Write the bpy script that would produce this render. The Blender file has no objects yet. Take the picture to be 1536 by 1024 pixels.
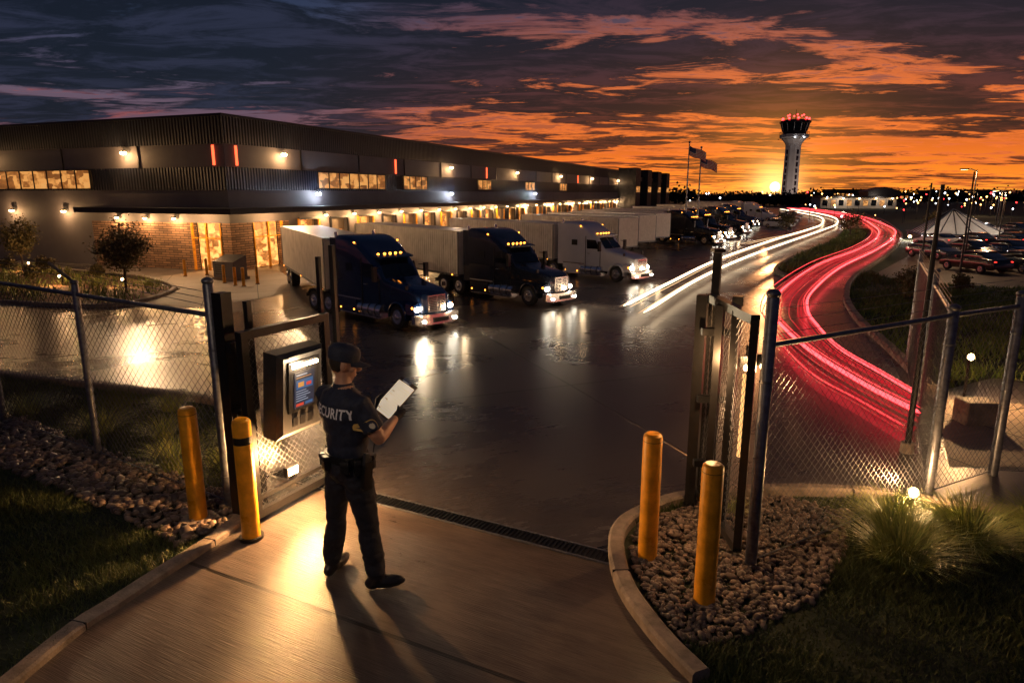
import bpy, bmesh, math, random
import numpy as np
from mathutils import Vector, Matrix, noise
from mathutils.bvhtree import BVHTree
from mathutils.geometry import tessellate_polygon
random.seed(7); rng=np.random.default_rng(5)
R=math.radians
sc=bpy.context.scene
sc.view_settings.view_transform='Standard'
sc.view_settings.look='None'
sc.view_settings.exposure=0
COL=sc.collection

# ---------------------------------------------------------------- materials
def mat(name,col,rough=.6,metal=0.,var=.25,vs=6.,bump=0.,bs=40.,emit=None,es=0.,rvar=0.,spec=.5,coat=0.):
    m=bpy.data.materials.new(name); m.use_nodes=True
    nt=m.node_tree; N=nt.nodes; L=nt.links
    b=N['Principled BSDF']
    b.inputs['Base Color'].default_value=(*col,1); b.inputs['Roughness'].default_value=rough
    b.inputs['Metallic'].default_value=metal
    b.inputs['Specular IOR Level'].default_value=spec
    b.inputs['Coat Weight'].default_value=coat
    if var>0 or bump>0:
        tc=N.new('ShaderNodeTexCoord'); mp=tc.outputs['Object']
    if var>0:
        n=N.new('ShaderNodeTexNoise'); n.inputs['Scale'].default_value=vs; n.inputs['Detail'].default_value=6; n.inputs['Roughness'].default_value=.65
        L.new(mp,n.inputs['Vector'])
        r=N.new('ShaderNodeMapRange'); r.inputs[1].default_value=.3; r.inputs[2].default_value=.7
        r.inputs[3].default_value=1-var; r.inputs[4].default_value=1+var
        L.new(n.outputs['Fac'],r.inputs[0])
        mx=N.new('ShaderNodeVectorMath'); mx.operation='SCALE'; mx.inputs[0].default_value=col
        L.new(r.outputs[0],mx.inputs['Scale']); L.new(mx.outputs[0],b.inputs['Base Color'])
        if rvar>0:
            r2=N.new('ShaderNodeMapRange'); r2.inputs[1].default_value=.35; r2.inputs[2].default_value=.65
            r2.inputs[3].default_value=max(0.05,rough-rvar); r2.inputs[4].default_value=min(1,rough+rvar)
            L.new(n.outputs['Fac'],r2.inputs[0]); L.new(r2.outputs[0],b.inputs['Roughness'])
    if bump>0:
        n2=N.new('ShaderNodeTexNoise'); n2.inputs['Scale'].default_value=bs; n2.inputs['Detail'].default_value=5
        L.new(mp,n2.inputs['Vector'])
        bp=N.new('ShaderNodeBump'); bp.inputs['Strength'].default_value=bump; bp.inputs['Distance'].default_value=.02
        L.new(n2.outputs['Fac'],bp.inputs['Height']); L.new(bp.outputs[0],b.inputs['Normal'])
    if emit:
        b.inputs['Emission Color'].default_value=(*emit,1); b.inputs['Emission Strength'].default_value=es
    return m

def slab_mat(name,col,rough,rot,w,h,mortar,var=.3,rvar=.12,broom=0.,streak=.3):
    m=bpy.data.materials.new(name); m.use_nodes=True
    nt=m.node_tree; N=nt.nodes; L=nt.links; b=N['Principled BSDF']
    tc=N.new('ShaderNodeTexCoord'); mp=N.new('ShaderNodeMapping'); mp.vector_type='TEXTURE'
    mp.inputs['Rotation'].default_value=(0,0,rot)
    L.new(tc.outputs['Object'],mp.inputs[0])
    br=N.new('ShaderNodeTexBrick'); br.offset=0; br.inputs['Scale'].default_value=1
    br.inputs['Brick Width'].default_value=w; br.inputs['Row Height'].default_value=h
    br.inputs['Mortar Size'].default_value=mortar; br.inputs['Mortar Smooth'].default_value=.1
    br.inputs['Color1'].default_value=(.8,.8,.8,1); br.inputs['Color2'].default_value=(1.15,1.15,1.15,1); br.inputs['Mortar'].default_value=(.1,.1,.1,1)
    L.new(mp.outputs[0],br.inputs['Vector'])
    n=N.new('ShaderNodeTexNoise'); n.inputs['Scale'].default_value=.35; n.inputs['Detail'].default_value=9; n.inputs['Roughness'].default_value=.62; n.inputs['Distortion'].default_value=.6
    L.new(mp.outputs[0],n.inputs['Vector'])
    mp3=N.new('ShaderNodeMapping'); mp3.inputs['Scale'].default_value=(2,14,1); L.new(mp.outputs[0],mp3.inputs[0])
    n3=N.new('ShaderNodeTexNoise'); n3.inputs['Scale'].default_value=1; n3.inputs['Detail'].default_value=8; n3.inputs['Roughness'].default_value=.75
    L.new(mp3.outputs[0],n3.inputs['Vector'])
    r=N.new('ShaderNodeMapRange'); r.inputs[1].default_value=.3; r.inputs[2].default_value=.7; r.inputs[3].default_value=1-var; r.inputs[4].default_value=1+var
    L.new(n.outputs['Fac'],r.inputs[0])
    r3=N.new('ShaderNodeMapRange'); r3.inputs[1].default_value=.3; r3.inputs[2].default_value=.7; r3.inputs[3].default_value=1-streak; r3.inputs[4].default_value=1+streak
    L.new(n3.outputs['Fac'],r3.inputs[0])
    mu=N.new('ShaderNodeMath'); mu.operation='MULTIPLY'; L.new(r.outputs[0],mu.inputs[0]); L.new(r3.outputs[0],mu.inputs[1])
    s1=N.new('ShaderNodeVectorMath'); s1.operation='SCALE'; L.new(br.outputs['Color'],s1.inputs[0]); L.new(mu.outputs[0],s1.inputs['Scale'])
    s2=N.new('ShaderNodeVectorMath'); s2.operation='MULTIPLY'; L.new(s1.outputs[0],s2.inputs[0]); s2.inputs[1].default_value=col
    L.new(s2.outputs[0],b.inputs['Base Color'])
    ra=N.new('ShaderNodeMath'); ra.operation='MULTIPLY_ADD'; L.new(n3.outputs['Fac'],ra.inputs[0]); ra.inputs[1].default_value=.3; L.new(n.outputs['Fac'],ra.inputs[2])
    r2=N.new('ShaderNodeMapRange'); r2.inputs[1].default_value=.45; r2.inputs[2].default_value=.85; r2.inputs[3].default_value=rough-rvar; r2.inputs[4].default_value=rough+rvar
    L.new(ra.outputs[0],r2.inputs[0]); L.new(r2.outputs[0],b.inputs['Roughness'])
    mp2=N.new('ShaderNodeMapping'); mp2.inputs['Scale'].default_value=(4,140,1) if broom>0 else (30,60,30)
    L.new(mp.outputs[0],mp2.inputs[0])
    n2=N.new('ShaderNodeTexNoise'); n2.inputs['Scale'].default_value=1; n2.inputs['Detail'].default_value=4
    L.new(mp2.outputs[0],n2.inputs['Vector'])
    bp=N.new('ShaderNodeBump'); bp.inputs['Strength'].default_value=broom if broom>0 else .3; bp.inputs['Distance'].default_value=.006
    L.new(n2.outputs['Fac'],bp.inputs['Height'])
    bp2=N.new('ShaderNodeBump'); bp2.inputs['Strength'].default_value=.6; bp2.inputs['Distance'].default_value=.01; bp2.invert=True
    L.new(br.outputs['Fac'],bp2.inputs['Height']); L.new(bp.outputs[0],bp2.inputs['Normal'])
    L.new(bp2.outputs[0],b.inputs['Normal'])
    return m

def glow(name,col,s): return mat(name,(0,0,0),.5,0,0,emit=col,es=s)

def ribbed(name,col,rough,scale,metal=.3,spec=.5):
    m=mat(name,col,rough,metal,.2,1.5,spec=spec); nt=m.node_tree; N=nt.nodes; L=nt.links
    tc=N.new('ShaderNodeTexCoord'); sp=N.new('ShaderNodeSeparateXYZ'); L.new(tc.outputs['Object'],sp.inputs[0])
    ad=N.new('ShaderNodeMath'); ad.operation='ADD'; L.new(sp.outputs['X'],ad.inputs[0]); L.new(sp.outputs['Y'],ad.inputs[1])
    mu=N.new('ShaderNodeMath'); mu.operation='MULTIPLY'; mu.inputs[1].default_value=scale; L.new(ad.outputs[0],mu.inputs[0])
    si=N.new('ShaderNodeMath'); si.operation='SINE'; L.new(mu.outputs[0],si.inputs[0])
    bp=N.new('ShaderNodeBump'); bp.inputs['Strength'].default_value=.8; bp.inputs['Distance'].default_value=.03
    L.new(si.outputs[0],bp.inputs['Height']); L.new(bp.outputs[0],N['Principled BSDF'].inputs['Normal'])
    return m

def brick_wall(name):
    m=mat(name,(.2,.12,.08),.85); nt=m.node_tree; N=nt.nodes; L=nt.links; b=N['Principled BSDF']
    tc=N.new('ShaderNodeTexCoord'); sp=N.new('ShaderNodeSeparateXYZ'); L.new(tc.outputs['Object'],sp.inputs[0])
    ad=N.new('ShaderNodeMath'); ad.operation='ADD'; L.new(sp.outputs['X'],ad.inputs[0]); L.new(sp.outputs['Y'],ad.inputs[1])
    cb=N.new('ShaderNodeCombineXYZ'); L.new(ad.outputs[0],cb.inputs[0]); L.new(sp.outputs['Z'],cb.inputs[1])
    br=N.new('ShaderNodeTexBrick'); br.inputs['Scale'].default_value=1; br.inputs['Brick Width'].default_value=.42; br.inputs['Row Height'].default_value=.09
    br.inputs['Mortar Size'].default_value=.012; br.inputs['Color1'].default_value=(.38,.22,.13,1); br.inputs['Color2'].default_value=(.17,.10,.065,1); br.inputs['Mortar'].default_value=(.04,.03,.025,1)
    L.new(cb.outputs[0],br.inputs['Vector']); L.new(br.outputs['Color'],b.inputs['Base Color'])
    bp=N.new('ShaderNodeBump'); bp.invert=True; bp.inputs['Strength'].default_value=.8; bp.inputs['Distance'].default_value=.03
    L.new(br.outputs['Fac'],bp.inputs['Height']); L.new(bp.outputs[0],b.inputs['Normal'])
    return m

def leaf_mat(name,c1,c2):
    m=bpy.data.materials.new(name); m.use_nodes=True
    nt=m.node_tree; N=nt.nodes; L=nt.links; b=N['Principled BSDF']; b.inputs['Roughness'].default_value=.6
    g=N.new('ShaderNodeNewGeometry'); cr=N.new('ShaderNodeMix'); cr.data_type='RGBA'
    cr.inputs[6].default_value=(*c1,1); cr.inputs[7].default_value=(*c2,1)
    L.new(g.outputs['Random Per Island'],cr.inputs[0]); L.new(cr.outputs[2],b.inputs['Base Color'])
    return m

def interior_mat(name,strength,sx=3.,sz=5.):
    m=bpy.data.materials.new(name); m.use_nodes=True
    nt=m.node_tree; N=nt.nodes; L=nt.links; b=N['Principled BSDF']
    tc=N.new('ShaderNodeTexCoord'); mp=N.new('ShaderNodeMapping'); mp.inputs['Scale'].default_value=(sx,sx,sz)
    L.new(tc.outputs['Object'],mp.inputs[0])
    vo=N.new('ShaderNodeTexVoronoi'); vo.distance='CHEBYCHEV'; vo.inputs['Scale'].default_value=1.; L.new(mp.outputs[0],vo.inputs['Vector'])
    no=N.new('ShaderNodeTexNoise'); no.inputs['Scale'].default_value=2.5; no.inputs['Detail'].default_value=6; L.new(mp.outputs[0],no.inputs['Vector'])
    cr=N.new('ShaderNodeValToRGB'); e=cr.color_ramp.elements
    e[0].position=.1; e[0].color=(1,.5,.15,1); e[1].position=.95; e[1].color=(.03,.012,.006,1)
    x=e.new(.4); x.color=(1,.42,.1,1); x=e.new(.6); x.color=(.35,.11,.02,1)
    s=N.new('ShaderNodeSeparateColor'); L.new(vo.outputs['Color'],s.inputs[0])
    ad=N.new('ShaderNodeMath'); ad.operation='MULTIPLY_ADD'; L.new(s.outputs[0],ad.inputs[0]); ad.inputs[1].default_value=.55
    m2=N.new('ShaderNodeMath'); m2.operation='MULTIPLY'; m2.inputs[1].default_value=.45; L.new(no.outputs['Fac'],m2.inputs[0]); L.new(m2.outputs[0],ad.inputs[2])
    L.new(ad.outputs[0],cr.inputs[0])
    L.new(cr.outputs[0],b.inputs['Emission Color']); b.inputs['Emission Strength'].default_value=strength
    b.inputs['Base Color'].default_value=(.2,.15,.1,1)
    return m

M_soil=mat('soil_grass_ground',(.03,.038,.018),.95,0,.5,3,.6,30)
M_yard=slab_mat('yard_concrete',(.066,.058,.058),.29,R(21.4),4.4,4.4,.022,.4,.08,0.,.2)
M_drive=slab_mat('driveway_concrete',(.098,.076,.066),.35,R(-27),5.2,1.55,.018,.5,.10,.8,.45)
M_walk=slab_mat('walkway_concrete',(.28,.22,.17),.7,R(21),1.4,1.4,.012,.2,.05)
M_park=slab_mat('parking_asphalt',(.12,.085,.062),.6,R(30),30,30,.01,.3,.1)
M_kerb=mat('kerb_concrete',(.22,.175,.145),.75,0,.45,7,.35,60)
M_rock=leaf_mat('river_rock',(.07,.05,.04),(.25,.18,.14)); M_rock.node_tree.nodes['Principled BSDF'].inputs['Roughness'].default_value=.45
M_grass=leaf_mat('grass_blade',(.035,.065,.014),(.11,.12,.035))
M_mgrass=leaf_mat('median_grass_blade',(.07,.14,.02),(.18,.22,.05))
M_ograss=leaf_mat('ornamental_grass',(.12,.18,.035),(.32,.32,.08))
M_leaf=leaf_mat('leaf',(.04,.045,.014),(.14,.10,.03))
M_dleaf=leaf_mat('distant_leaf',(.008,.01,.006),(.02,.018,.01))
M_bark=mat('bark',(.06,.04,.03),.9,0,.4,20,.5,60)
M_galv=mat('galvanised_steel',(.16,.17,.20),.42,.7,.35,20)
M_wire=mat('galvanised_wire',(.12,.125,.145),.42,.7,.1,20)
M_black=mat('black_powder_coat',(.014,.014,.016),.35,.3,.3,20)
M_plastic=mat('grey_plastic',(.04,.041,.046),.42,.2,.2,30)
M_yel=mat('yellow_paint',(.70,.31,.013),.4,0,.34,6,.12,45,rvar=.15)
M_blktape=mat('black_tape',(.01,.01,.01),.4)
M_mulch=mat('mulch',(.15,.07,.03),.9,0,.5,8,.8,25)
M_drain=mat('cast_iron_grate',(.02,.02,.022),.4,.7,.3,20)
M_metalD=ribbed('ribbed_metal_dark',(.014,.017,.025),.6,42.,0.,.3)
M_navy=ribbed('ribbed_metal_navy',(.008,.011,.024),.55,42.,0.,.3)
M_grey=mat('grey_wall_panel',(.13,.12,.13),.65,0,.15,.8,.1,30)
M_brick=brick_wall('stone_brick')
M_trim=mat('dark_metal_trim',(.02,.02,.024),.4,.5,.2,5)
M_roof=mat('roof_membrane',(.05,.05,.055),.8)
M_int=interior_mat('lit_interior',1.7)
M_win=interior_mat('lit_window',.75,2.2,4)
M_doorp=mat('dock_door_panel',(.55,.45,.33),.5,0,.1,5)
M_warm=glow('warm_lamp',(1,.6,.25),30)
M_warmd=glow('warm_lamp_small',(1,.6,.25),16)
M_white=glow('white_lamp',(.8,.88,1),30)
M_redstrip=glow('red_light_strip',(1,.09,.03),3.5)
M_redl=glow('red_beacon',(1,.03,.03),10)
M_amber=glow('amber_marker',(1,.3,.03),9)
M_head=glow('headlight',(1,.88,.68),50)
M_blue=mat('paint_blue',(.012,.032,.10),.2,.3,.08,2,coat=.9)
M_char=mat('paint_charcoal',(.03,.036,.055),.22,.35,.08,2,coat=.8)
M_wht=mat('paint_white',(.6,.62,.68),.28,0,.05,2,coat=.6)
M_blkp=mat('paint_black',(.012,.012,.016),.25,.2,.08,2,coat=.7)
M_trl=ribbed('trailer_white',(.7,.66,.62),.42,26.,metal=0.)
M_trlf=mat('trailer_front',(.6,.56,.52),.4,0,.15,3)
M_chrome=mat('chrome',(.72,.72,.74),.2,.95,.08,4)
M_glass=mat('dark_glass',(.006,.008,.012),.06,0,0,spec=.8)
M_tire=mat('tyre_rubber',(.014,.014,.014),.7,0,.3,20)
M_taill=glow('tail_lamp',(1,.03,.02),4)

# ---------------------------------------------------------------- mesh builder
class MB:
    def __init__(s): s.v=[];s.f=[];s.mi=[];s.mats=[];s.names={};s.M=None
    def mid(s,m):
        k=m.name
        if k not in s.names: s.names[k]=len(s.mats); s.mats.append(m)
        return s.names[k]
    def addv(s,pts):
        k=len(s.v)
        if s.M is not None: s.v.extend([tuple(s.M@Vector(p)) for p in pts])
        else: s.v.extend([tuple(p) for p in pts])
        return k
    def poly(s,pts,m):
        k=s.addv(pts); s.f.append(tuple(range(k,k+len(pts)))); s.mi.append(s.mid(m))
    def box(s,c,d,m,rz=0.,ry=0.,rx=0.):
        x,y,z=d[0]/2,d[1]/2,d[2]/2
        C=Vector(c); P=[(-x,-y,-z),(x,-y,-z),(x,y,-z),(-x,y,-z),(-x,-y,z),(x,-y,z),(x,y,z),(-x,y,z)]
        if rz or ry or rx:
            Q=Matrix.Rotation(rz,3,'Z')@Matrix.Rotation(ry,3,'Y')@Matrix.Rotation(rx,3,'X')
            P=[C+Q@Vector(p) for p in P]
        else: P=[(C.x+p[0],C.y+p[1],C.z+p[2]) for p in P]
        k=s.addv(P); i=s.mid(m)
        for q in [(3,2,1,0),(4,5,6,7),(0,1,5,4),(1,2,6,5),(2,3,7,6),(3,0,4,7)]:
            s.f.append(tuple(k+a for a in q)); s.mi.append(i)
    def b2(s,a,b,m):
        s.box([(a[i]+b[i])/2 for i in range(3)],[abs(b[i]-a[i]) for i in range(3)],m)
    def loft(s,rings,m,cap=True):
        n=len(rings[0]); i=s.mid(m); ks=[s.addv(r) for r in rings]
        for a,b in zip(ks[:-1],ks[1:]):
            for j in range(n):
                s.f.append((a+j,a+(j+1)%n,b+(j+1)%n,b+j)); s.mi.append(i)
        if cap:
            s.f.append(tuple(ks[0]+j for j in range(n))[::-1]); s.mi.append(i)
            s.f.append(tuple(ks[-1]+j for j in range(n))); s.mi.append(i)
    def tube(s,pts,rad,m,seg=8,cap=True):
        P=[Vector(p) for p in pts]
        if not isinstance(rad,(list,tuple)): rad=[rad]*len(P)
        rings=[]
        t0=(P[1]-P[0]).normalized(); up=Vector((0,0,1)) if abs(t0.z)<.9 else Vector((1,0,0))
        a=t0.cross(up).normalized()
        for i,p in enumerate(P):
            t=(P[min(i+1,len(P)-1)]-P[max(i-1,0)]).normalized()
            a=(a-t*a.dot(t)).normalized(); b=t.cross(a)
            rings.append([p+(a*math.cos(2*math.pi*j/seg)+b*math.sin(2*math.pi*j/seg))*rad[i] for j in range(seg)])
        s.loft(rings,m,cap)
    def ell(s,c,r,m,seg=12,rg=8,Q=None):
        rings=[]; C=Vector(c)
        for i in range(rg+1):
            ph=math.pi*(i/rg); ph=min(max(ph,.06),math.pi-.06)
            ring=[]
            for j in range(seg):
                th=2*math.pi*j/seg
                p=Vector((r[0]*math.sin(ph)*math.cos(th),r[1]*math.sin(ph)*math.sin(th),-r[2]*math.cos(ph)))
                if Q: p=Q@p
                ring.append(C+p)
            rings.append(ring)
        s.loft(rings,m,True)
    def obj(s,name,parent=None,loc=None,rot=None,scale=None,smooth=None,bevel=None):
        me=bpy.data.meshes.new(name); me.from_pydata(s.v,[],s.f)
        for m in s.mats: me.materials.append(m)
        me.polygons.foreach_set('material_index',s.mi)
        if smooth is not None:
            me.shade_smooth(); me.set_sharp_from_angle(angle=R(smooth))
        me.update()
        return mk(name,me,parent,loc,rot,scale,bevel)
def mk(name,me,parent=None,loc=None,rot=None,scale=None,bevel=None):
    o=bpy.data.objects.new(name,me); COL.objects.link(o)
    if parent: o.parent=parent
    if loc: o.location=loc
    if rot is not None: o.rotation_euler=(0,0,rot)
    if scale: o.scale=(scale,)*3
    if bevel:
        b=o.modifiers.new('bevel','BEVEL'); b.width=bevel; b.segments=2; b.limit_method='ANGLE'; b.angle_limit=R(40)
    return o
def nmesh(name,V,nper,m,z=0.):
    n=V.shape[0]; me=bpy.data.meshes.new(name); me.vertices.add(n*nper); me.vertices.foreach_set('co',V.astype(np.float32).ravel())
    me.loops.add(n*nper); me.loops.foreach_set('vertex_index',np.arange(n*nper,dtype=np.int32))
    me.polygons.add(n); me.polygons.foreach_set('loop_start',np.arange(0,n*nper,nper,dtype=np.int32))
    me.materials.append(m); me.update(calc_edges=True); return mk(name,me)
def empty(name,loc=(0,0,0),rz=0.,scale=1.):
    o=bpy.data.objects.new(name,None); COL.objects.link(o); o.location=loc; o.rotation_euler=(0,0,rz); o.scale=(scale,)*3
    o.empty_display_size=.2
    return o
def sheet(name,poly,z,m):
    P=[Vector((x,y,0)) for x,y in poly]
    T=tessellate_polygon([P]); b=MB(); b.addv([(x,y,0) for x,y in poly]); i=b.mid(m)
    for t in T:
        a,c,d=[P[q] for q in t]
        if (c-a).cross(d-a).z<0: t=t[::-1]
        b.f.append(tuple(t)); b.mi.append(i)
    return b.obj(name,loc=(0,0,z))
def catmull(P,n=8):
    P=[Vector(p) for p in P]; P=[P[0]*2-P[1]]+P+[P[-1]*2-P[-2]]; out=[]
    for i in range(1,len(P)-2):
        for j in range(n):
            t=j/n; a,b,c,d=P[i-1],P[i],P[i+1],P[i+2]
            out.append(.5*((2*b)+(c-a)*t+(2*a-5*b+4*c-d)*t*t+(3*b-a-3*c+d)*t**3))
    out.append(P[-2]); return out
def kerb(name,pts,w=.14,h=.1,closed=False):
    P=catmull([(x,y,0) for x,y in pts],6) if not closed else catmull([(x,y,0) for x,y in pts+[pts[0]]],6)
    b=MB(); rings=[]
    for i,p in enumerate(P):
        t=(P[min(i+1,len(P)-1)]-P[max(i-1,0)]).normalized(); n=Vector((-t.y,t.x,0))
        rings.append([p+n*o+Vector((0,0,zz)) for o,zz in [(-w/2,-.02),(-w/2,h*.8),(-w/2+.02,h),(w/2-.02,h),(w/2,h*.8),(w/2,-.02)]])
    b.loft(rings,M_kerb,True)
    acc=0
    for i in range(1,len(P)):
        acc+=(P[i]-P[i-1]).length
        if acc>1.1 and P[i].y<20:
            acc=0; t=(P[i]-P[i-1]).normalized(); b.box((P[i].x,P[i].y,h*.5),(.008,w+.006,h+.006),M_trim,math.atan2(t.y,t.x))
    return b.obj(name)
def inpoly(x,y,P):
    c=False; j=len(P)-1
    for i in range(len(P)):
        if (P[i][1]>y)!=(P[j][1]>y) and x<(P[j][0]-P[i][0])*(y-P[i][1])/(P[j][1]-P[i][1])+P[i][0]: c=not c
        j=i
    return c
def inpoly_np(x,y,P):
    c=np.zeros(x.shape,bool); j=len(P)-1
    for i in range(len(P)):
        yi,yj,xi,xj=P[i][1],P[j][1],P[i][0],P[j][0]
        if yi!=yj: c^=((yi>y)!=(yj>y))&(x<(xj-xi)*(y-yi)/(yj-yi)+xi)
        j=i
    return c
def light(name,kind,loc,e,col,parent=None,size=.03,target=None,spot=None,blend=.5):
    l=bpy.data.lights.new(name,kind); l.energy=e; l.color=col
    if kind=='POINT': l.shadow_soft_size=size
    if kind=='SPOT': l.shadow_soft_size=size; l.spot_size=R(spot); l.spot_blend=blend
    o=bpy.data.objects.new(name,l); COL.objects.link(o); o.location=loc
    if target is not None:
        d=Vector(target)-Vector(loc); o.rotation_euler=d.to_track_quat('-Z','Y').to_euler()
    if parent: o.parent=parent
    return o
WARM=(1,.54,.22)

# ---------------------------------------------------------------- camera
cam=bpy.data.cameras.new('camera'); co=bpy.data.objects.new('camera',cam); COL.objects.link(co)
co.location=(0,0,2.86); co.rotation_euler=(R(90-12.5),0,0); cam.lens=23.46; cam.sensor_width=36; cam.clip_end=5000; cam.clip_start=.05
sc.camera=co

# ---------------------------------------------------------------- world (dusk sky)
w=bpy.data.worlds.new("World"); sc.world=w; w.use_nodes=True
nt=w.node_tree; N=nt.nodes; L=nt.links; N.clear()
def nd(t,**k):
    n=N.new(t)
    for a,b in k.items(): setattr(n,a,b)
    return n
def mth(op,a,b=None,c=None,clamp=False):
    n=nd('ShaderNodeMath',operation=op); n.use_clamp=clamp
    for i,x in enumerate((a,b,c)):
        if x is None: continue
        if isinstance(x,(int,float)): n.inputs[i].default_value=x
        else: L.new(x,n.inputs[i])
    return n.outputs[0]
def mrange(x,a,b,c=0.,d=1.,sm=True):
    n=nd('ShaderNodeMapRange'); n.interpolation_type='SMOOTHSTEP' if sm else 'LINEAR'
    L.new(x,n.inputs[0])
    for i,q in enumerate((a,b,c,d)): n.inputs[i+1].default_value=q
    return n.outputs[0]
def ramp(x,stops):
    n=nd('ShaderNodeValToRGB'); e=n.color_ramp.elements
    e[0].position=stops[0][0]; e[0].color=(*stops[0][1],1); e[1].position=stops[-1][0]; e[1].color=(*stops[-1][1],1)
    for p,c in stops[1:-1]:
        q=e.new(p); q.color=(*c,1)
    L.new(x,n.inputs[0]); return n.outputs[0]
def mixc(f,a,b,bt='MIX'):
    n=nd('ShaderNodeMix',data_type='RGBA',blend_type=bt)
    if isinstance(f,(int,float)): n.inputs[0].default_value=f
    else: L.new(f,n.inputs[0])
    for i,x in ((6,a),(7,b)):
        if isinstance(x,tuple): n.inputs[i].default_value=(*x,1)
        else: L.new(x,n.inputs[i])
    return n.outputs[2]
tc=nd('ShaderNodeTexCoord'); nrm=nd('ShaderNodeVectorMath',operation='NORMALIZE'); L.new(tc.outputs['Generated'],nrm.inputs[0])
D=nrm.outputs[0]
sp=nd('ShaderNodeSeparateXYZ'); L.new(D,sp.inputs[0]); X,Y,Z=sp.outputs
saz=R(21.0)
def dotv(v):
    n=nd('ShaderNodeVectorMath',operation='DOT_PRODUCT'); L.new(D,n.inputs[0]); n.inputs[1].default_value=v; return n.outputs['Value']
sh=dotv((math.sin(saz),math.cos(saz),0))
selev=R(.5)
sd=dotv((math.sin(saz)*math.cos(selev),math.cos(saz)*math.cos(selev),math.sin(selev)))
zz=mth('MAXIMUM',Z,0.)
zs=mth('MULTIPLY',zz,3.2,clamp=True)
near=ramp(zs,[(0,(1.0,.40,.04)),(.08,(.98,.26,.022)),(.17,(.80,.16,.02)),(.27,(.50,.105,.028)),(.4,(.34,.085,.05)),(.55,(.20,.075,.075)),(.75,(.065,.05,.085)),(1,(.02,.025,.06))])
far=ramp(zs,[(0,(.12,.03,.035)),(.2,(.14,.055,.075)),(.38,(.125,.085,.13)),(.5,(.075,.065,.12)),(.65,(.03,.045,.095)),(1,(.006,.017,.05))])
fs=mrange(sh,.74,.985)
base=mixc(fs,far,near)
zd=mth('ADD',zz,.055)
px=mth('DIVIDE',X,zd); py=mth('DIVIDE',Y,zd)
cb=nd('ShaderNodeCombineXYZ'); L.new(mth('MULTIPLY',px,.55),cb.inputs[0]); L.new(mth('MULTIPLY',py,1.),cb.inputs[1]); cb.inputs[2].default_value=3.3
def noi(vec,s,det,ro,dis):
    n=nd('ShaderNodeTexNoise'); n.inputs['Scale'].default_value=s; n.inputs['Detail'].default_value=det; n.inputs['Roughness'].default_value=ro; n.inputs['Distortion'].default_value=dis
    L.new(vec,n.inputs['Vector']); return n.outputs['Fac']
n1=noi(cb.outputs[0],.78,11,.62,.4)
n2=noi(cb.outputs[0],2.9,9,.68,.7)
dens=mth('ADD',mth('MULTIPLY',n1,.62),mth('MULTIPLY',n2,.38))
dens=mth('ADD',dens,mrange(zs,.06,.66,-.028,.066,False))
m_cl=mrange(dens,.455,.53)
cdark=mixc(fs,(.004,.009,.021),(.018,.008,.012))
cdark=mixc(mrange(zs,.35,.8),cdark,(.0045,.008,.019))
ctex=mixc(mrange(n2,.44,.64),cdark,mixc(fs,(.018,.023,.05),mixc(mrange(zs,.15,.7),(.13,.028,.016),(.026,.017,.032))))
col=mixc(mth('MULTIPLY',m_cl,.985),base,ctex)
e1=mrange(dens,.44,.475); e2=mrange(dens,.475,.525,1,0)
edge=mth('MULTIPLY',mth('MULTIPLY',e1,e2),mth('MULTIPLY',mrange(sh,.80,.985),mrange(zs,.92,.25)))
col=mixc(mth('MULTIPLY',edge,.8),col,(.98,.2,.03))
pk=mth('MULTIPLY',mth('MULTIPLY',e1,e2),mth('MULTIPLY',mrange(n2,.48,.6),mrange(zs,.95,.3)))
col=mixc(mth('MULTIPLY',pk,.4),col,(.5,.09,.06))
g1=mth('POWER',mth('MAXIMUM',sd,0.),2500.); g2=mth('POWER',mth('MAXIMUM',sd,0.),220.)
col=mixc(1.,col,mixc(g1,(0,0,0),(1.6,.9,.28)),'ADD')
col=mixc(1.,col,mixc(g2,(0,0,0),(.4,.14,.015)),'ADD')
disc=mrange(sd,math.cos(R(.42)),math.cos(R(.18)))
col=mixc(disc,col,(14.,9.,4.))
below=mrange(Z,-.02,0.)
col=mixc(below,(.012,.008,.008),col)
bg=nd('ShaderNodeBackground'); L.new(col,bg.inputs[0]); bg.inputs[1].default_value=1.
sky=nd('ShaderNodeTexSky'); sky.sky_type='NISHITA'; sky.sun_disc=False; sky.sun_elevation=R(.6); sky.sun_rotation=saz
bg2=nd('ShaderNodeBackground'); L.new(sky.outputs[0],bg2.inputs[0]); bg2.inputs[1].default_value=.005
ads=nd('ShaderNodeAddShader'); L.new(bg.outputs[0],ads.inputs[0]); L.new(bg2.outputs[0],ads.inputs[1])
ow=nd('ShaderNodeOutputWorld'); L.new(ads.outputs[0],ow.inputs[0])
sun=bpy.data.lights.new('sun','SUN'); sun.energy=.5; sun.angle=R(.5); sun.color=(1,.42,.15)
so=bpy.data.objects.new('sun',sun); COL.objects.link(so)
so.rotation_euler=Vector((-math.sin(saz)*math.cos(R(1.5)),-math.cos(saz)*math.cos(R(1.5)),-math.sin(R(1.5)))).to_track_quat('-Z','Y').to_euler()

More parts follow.
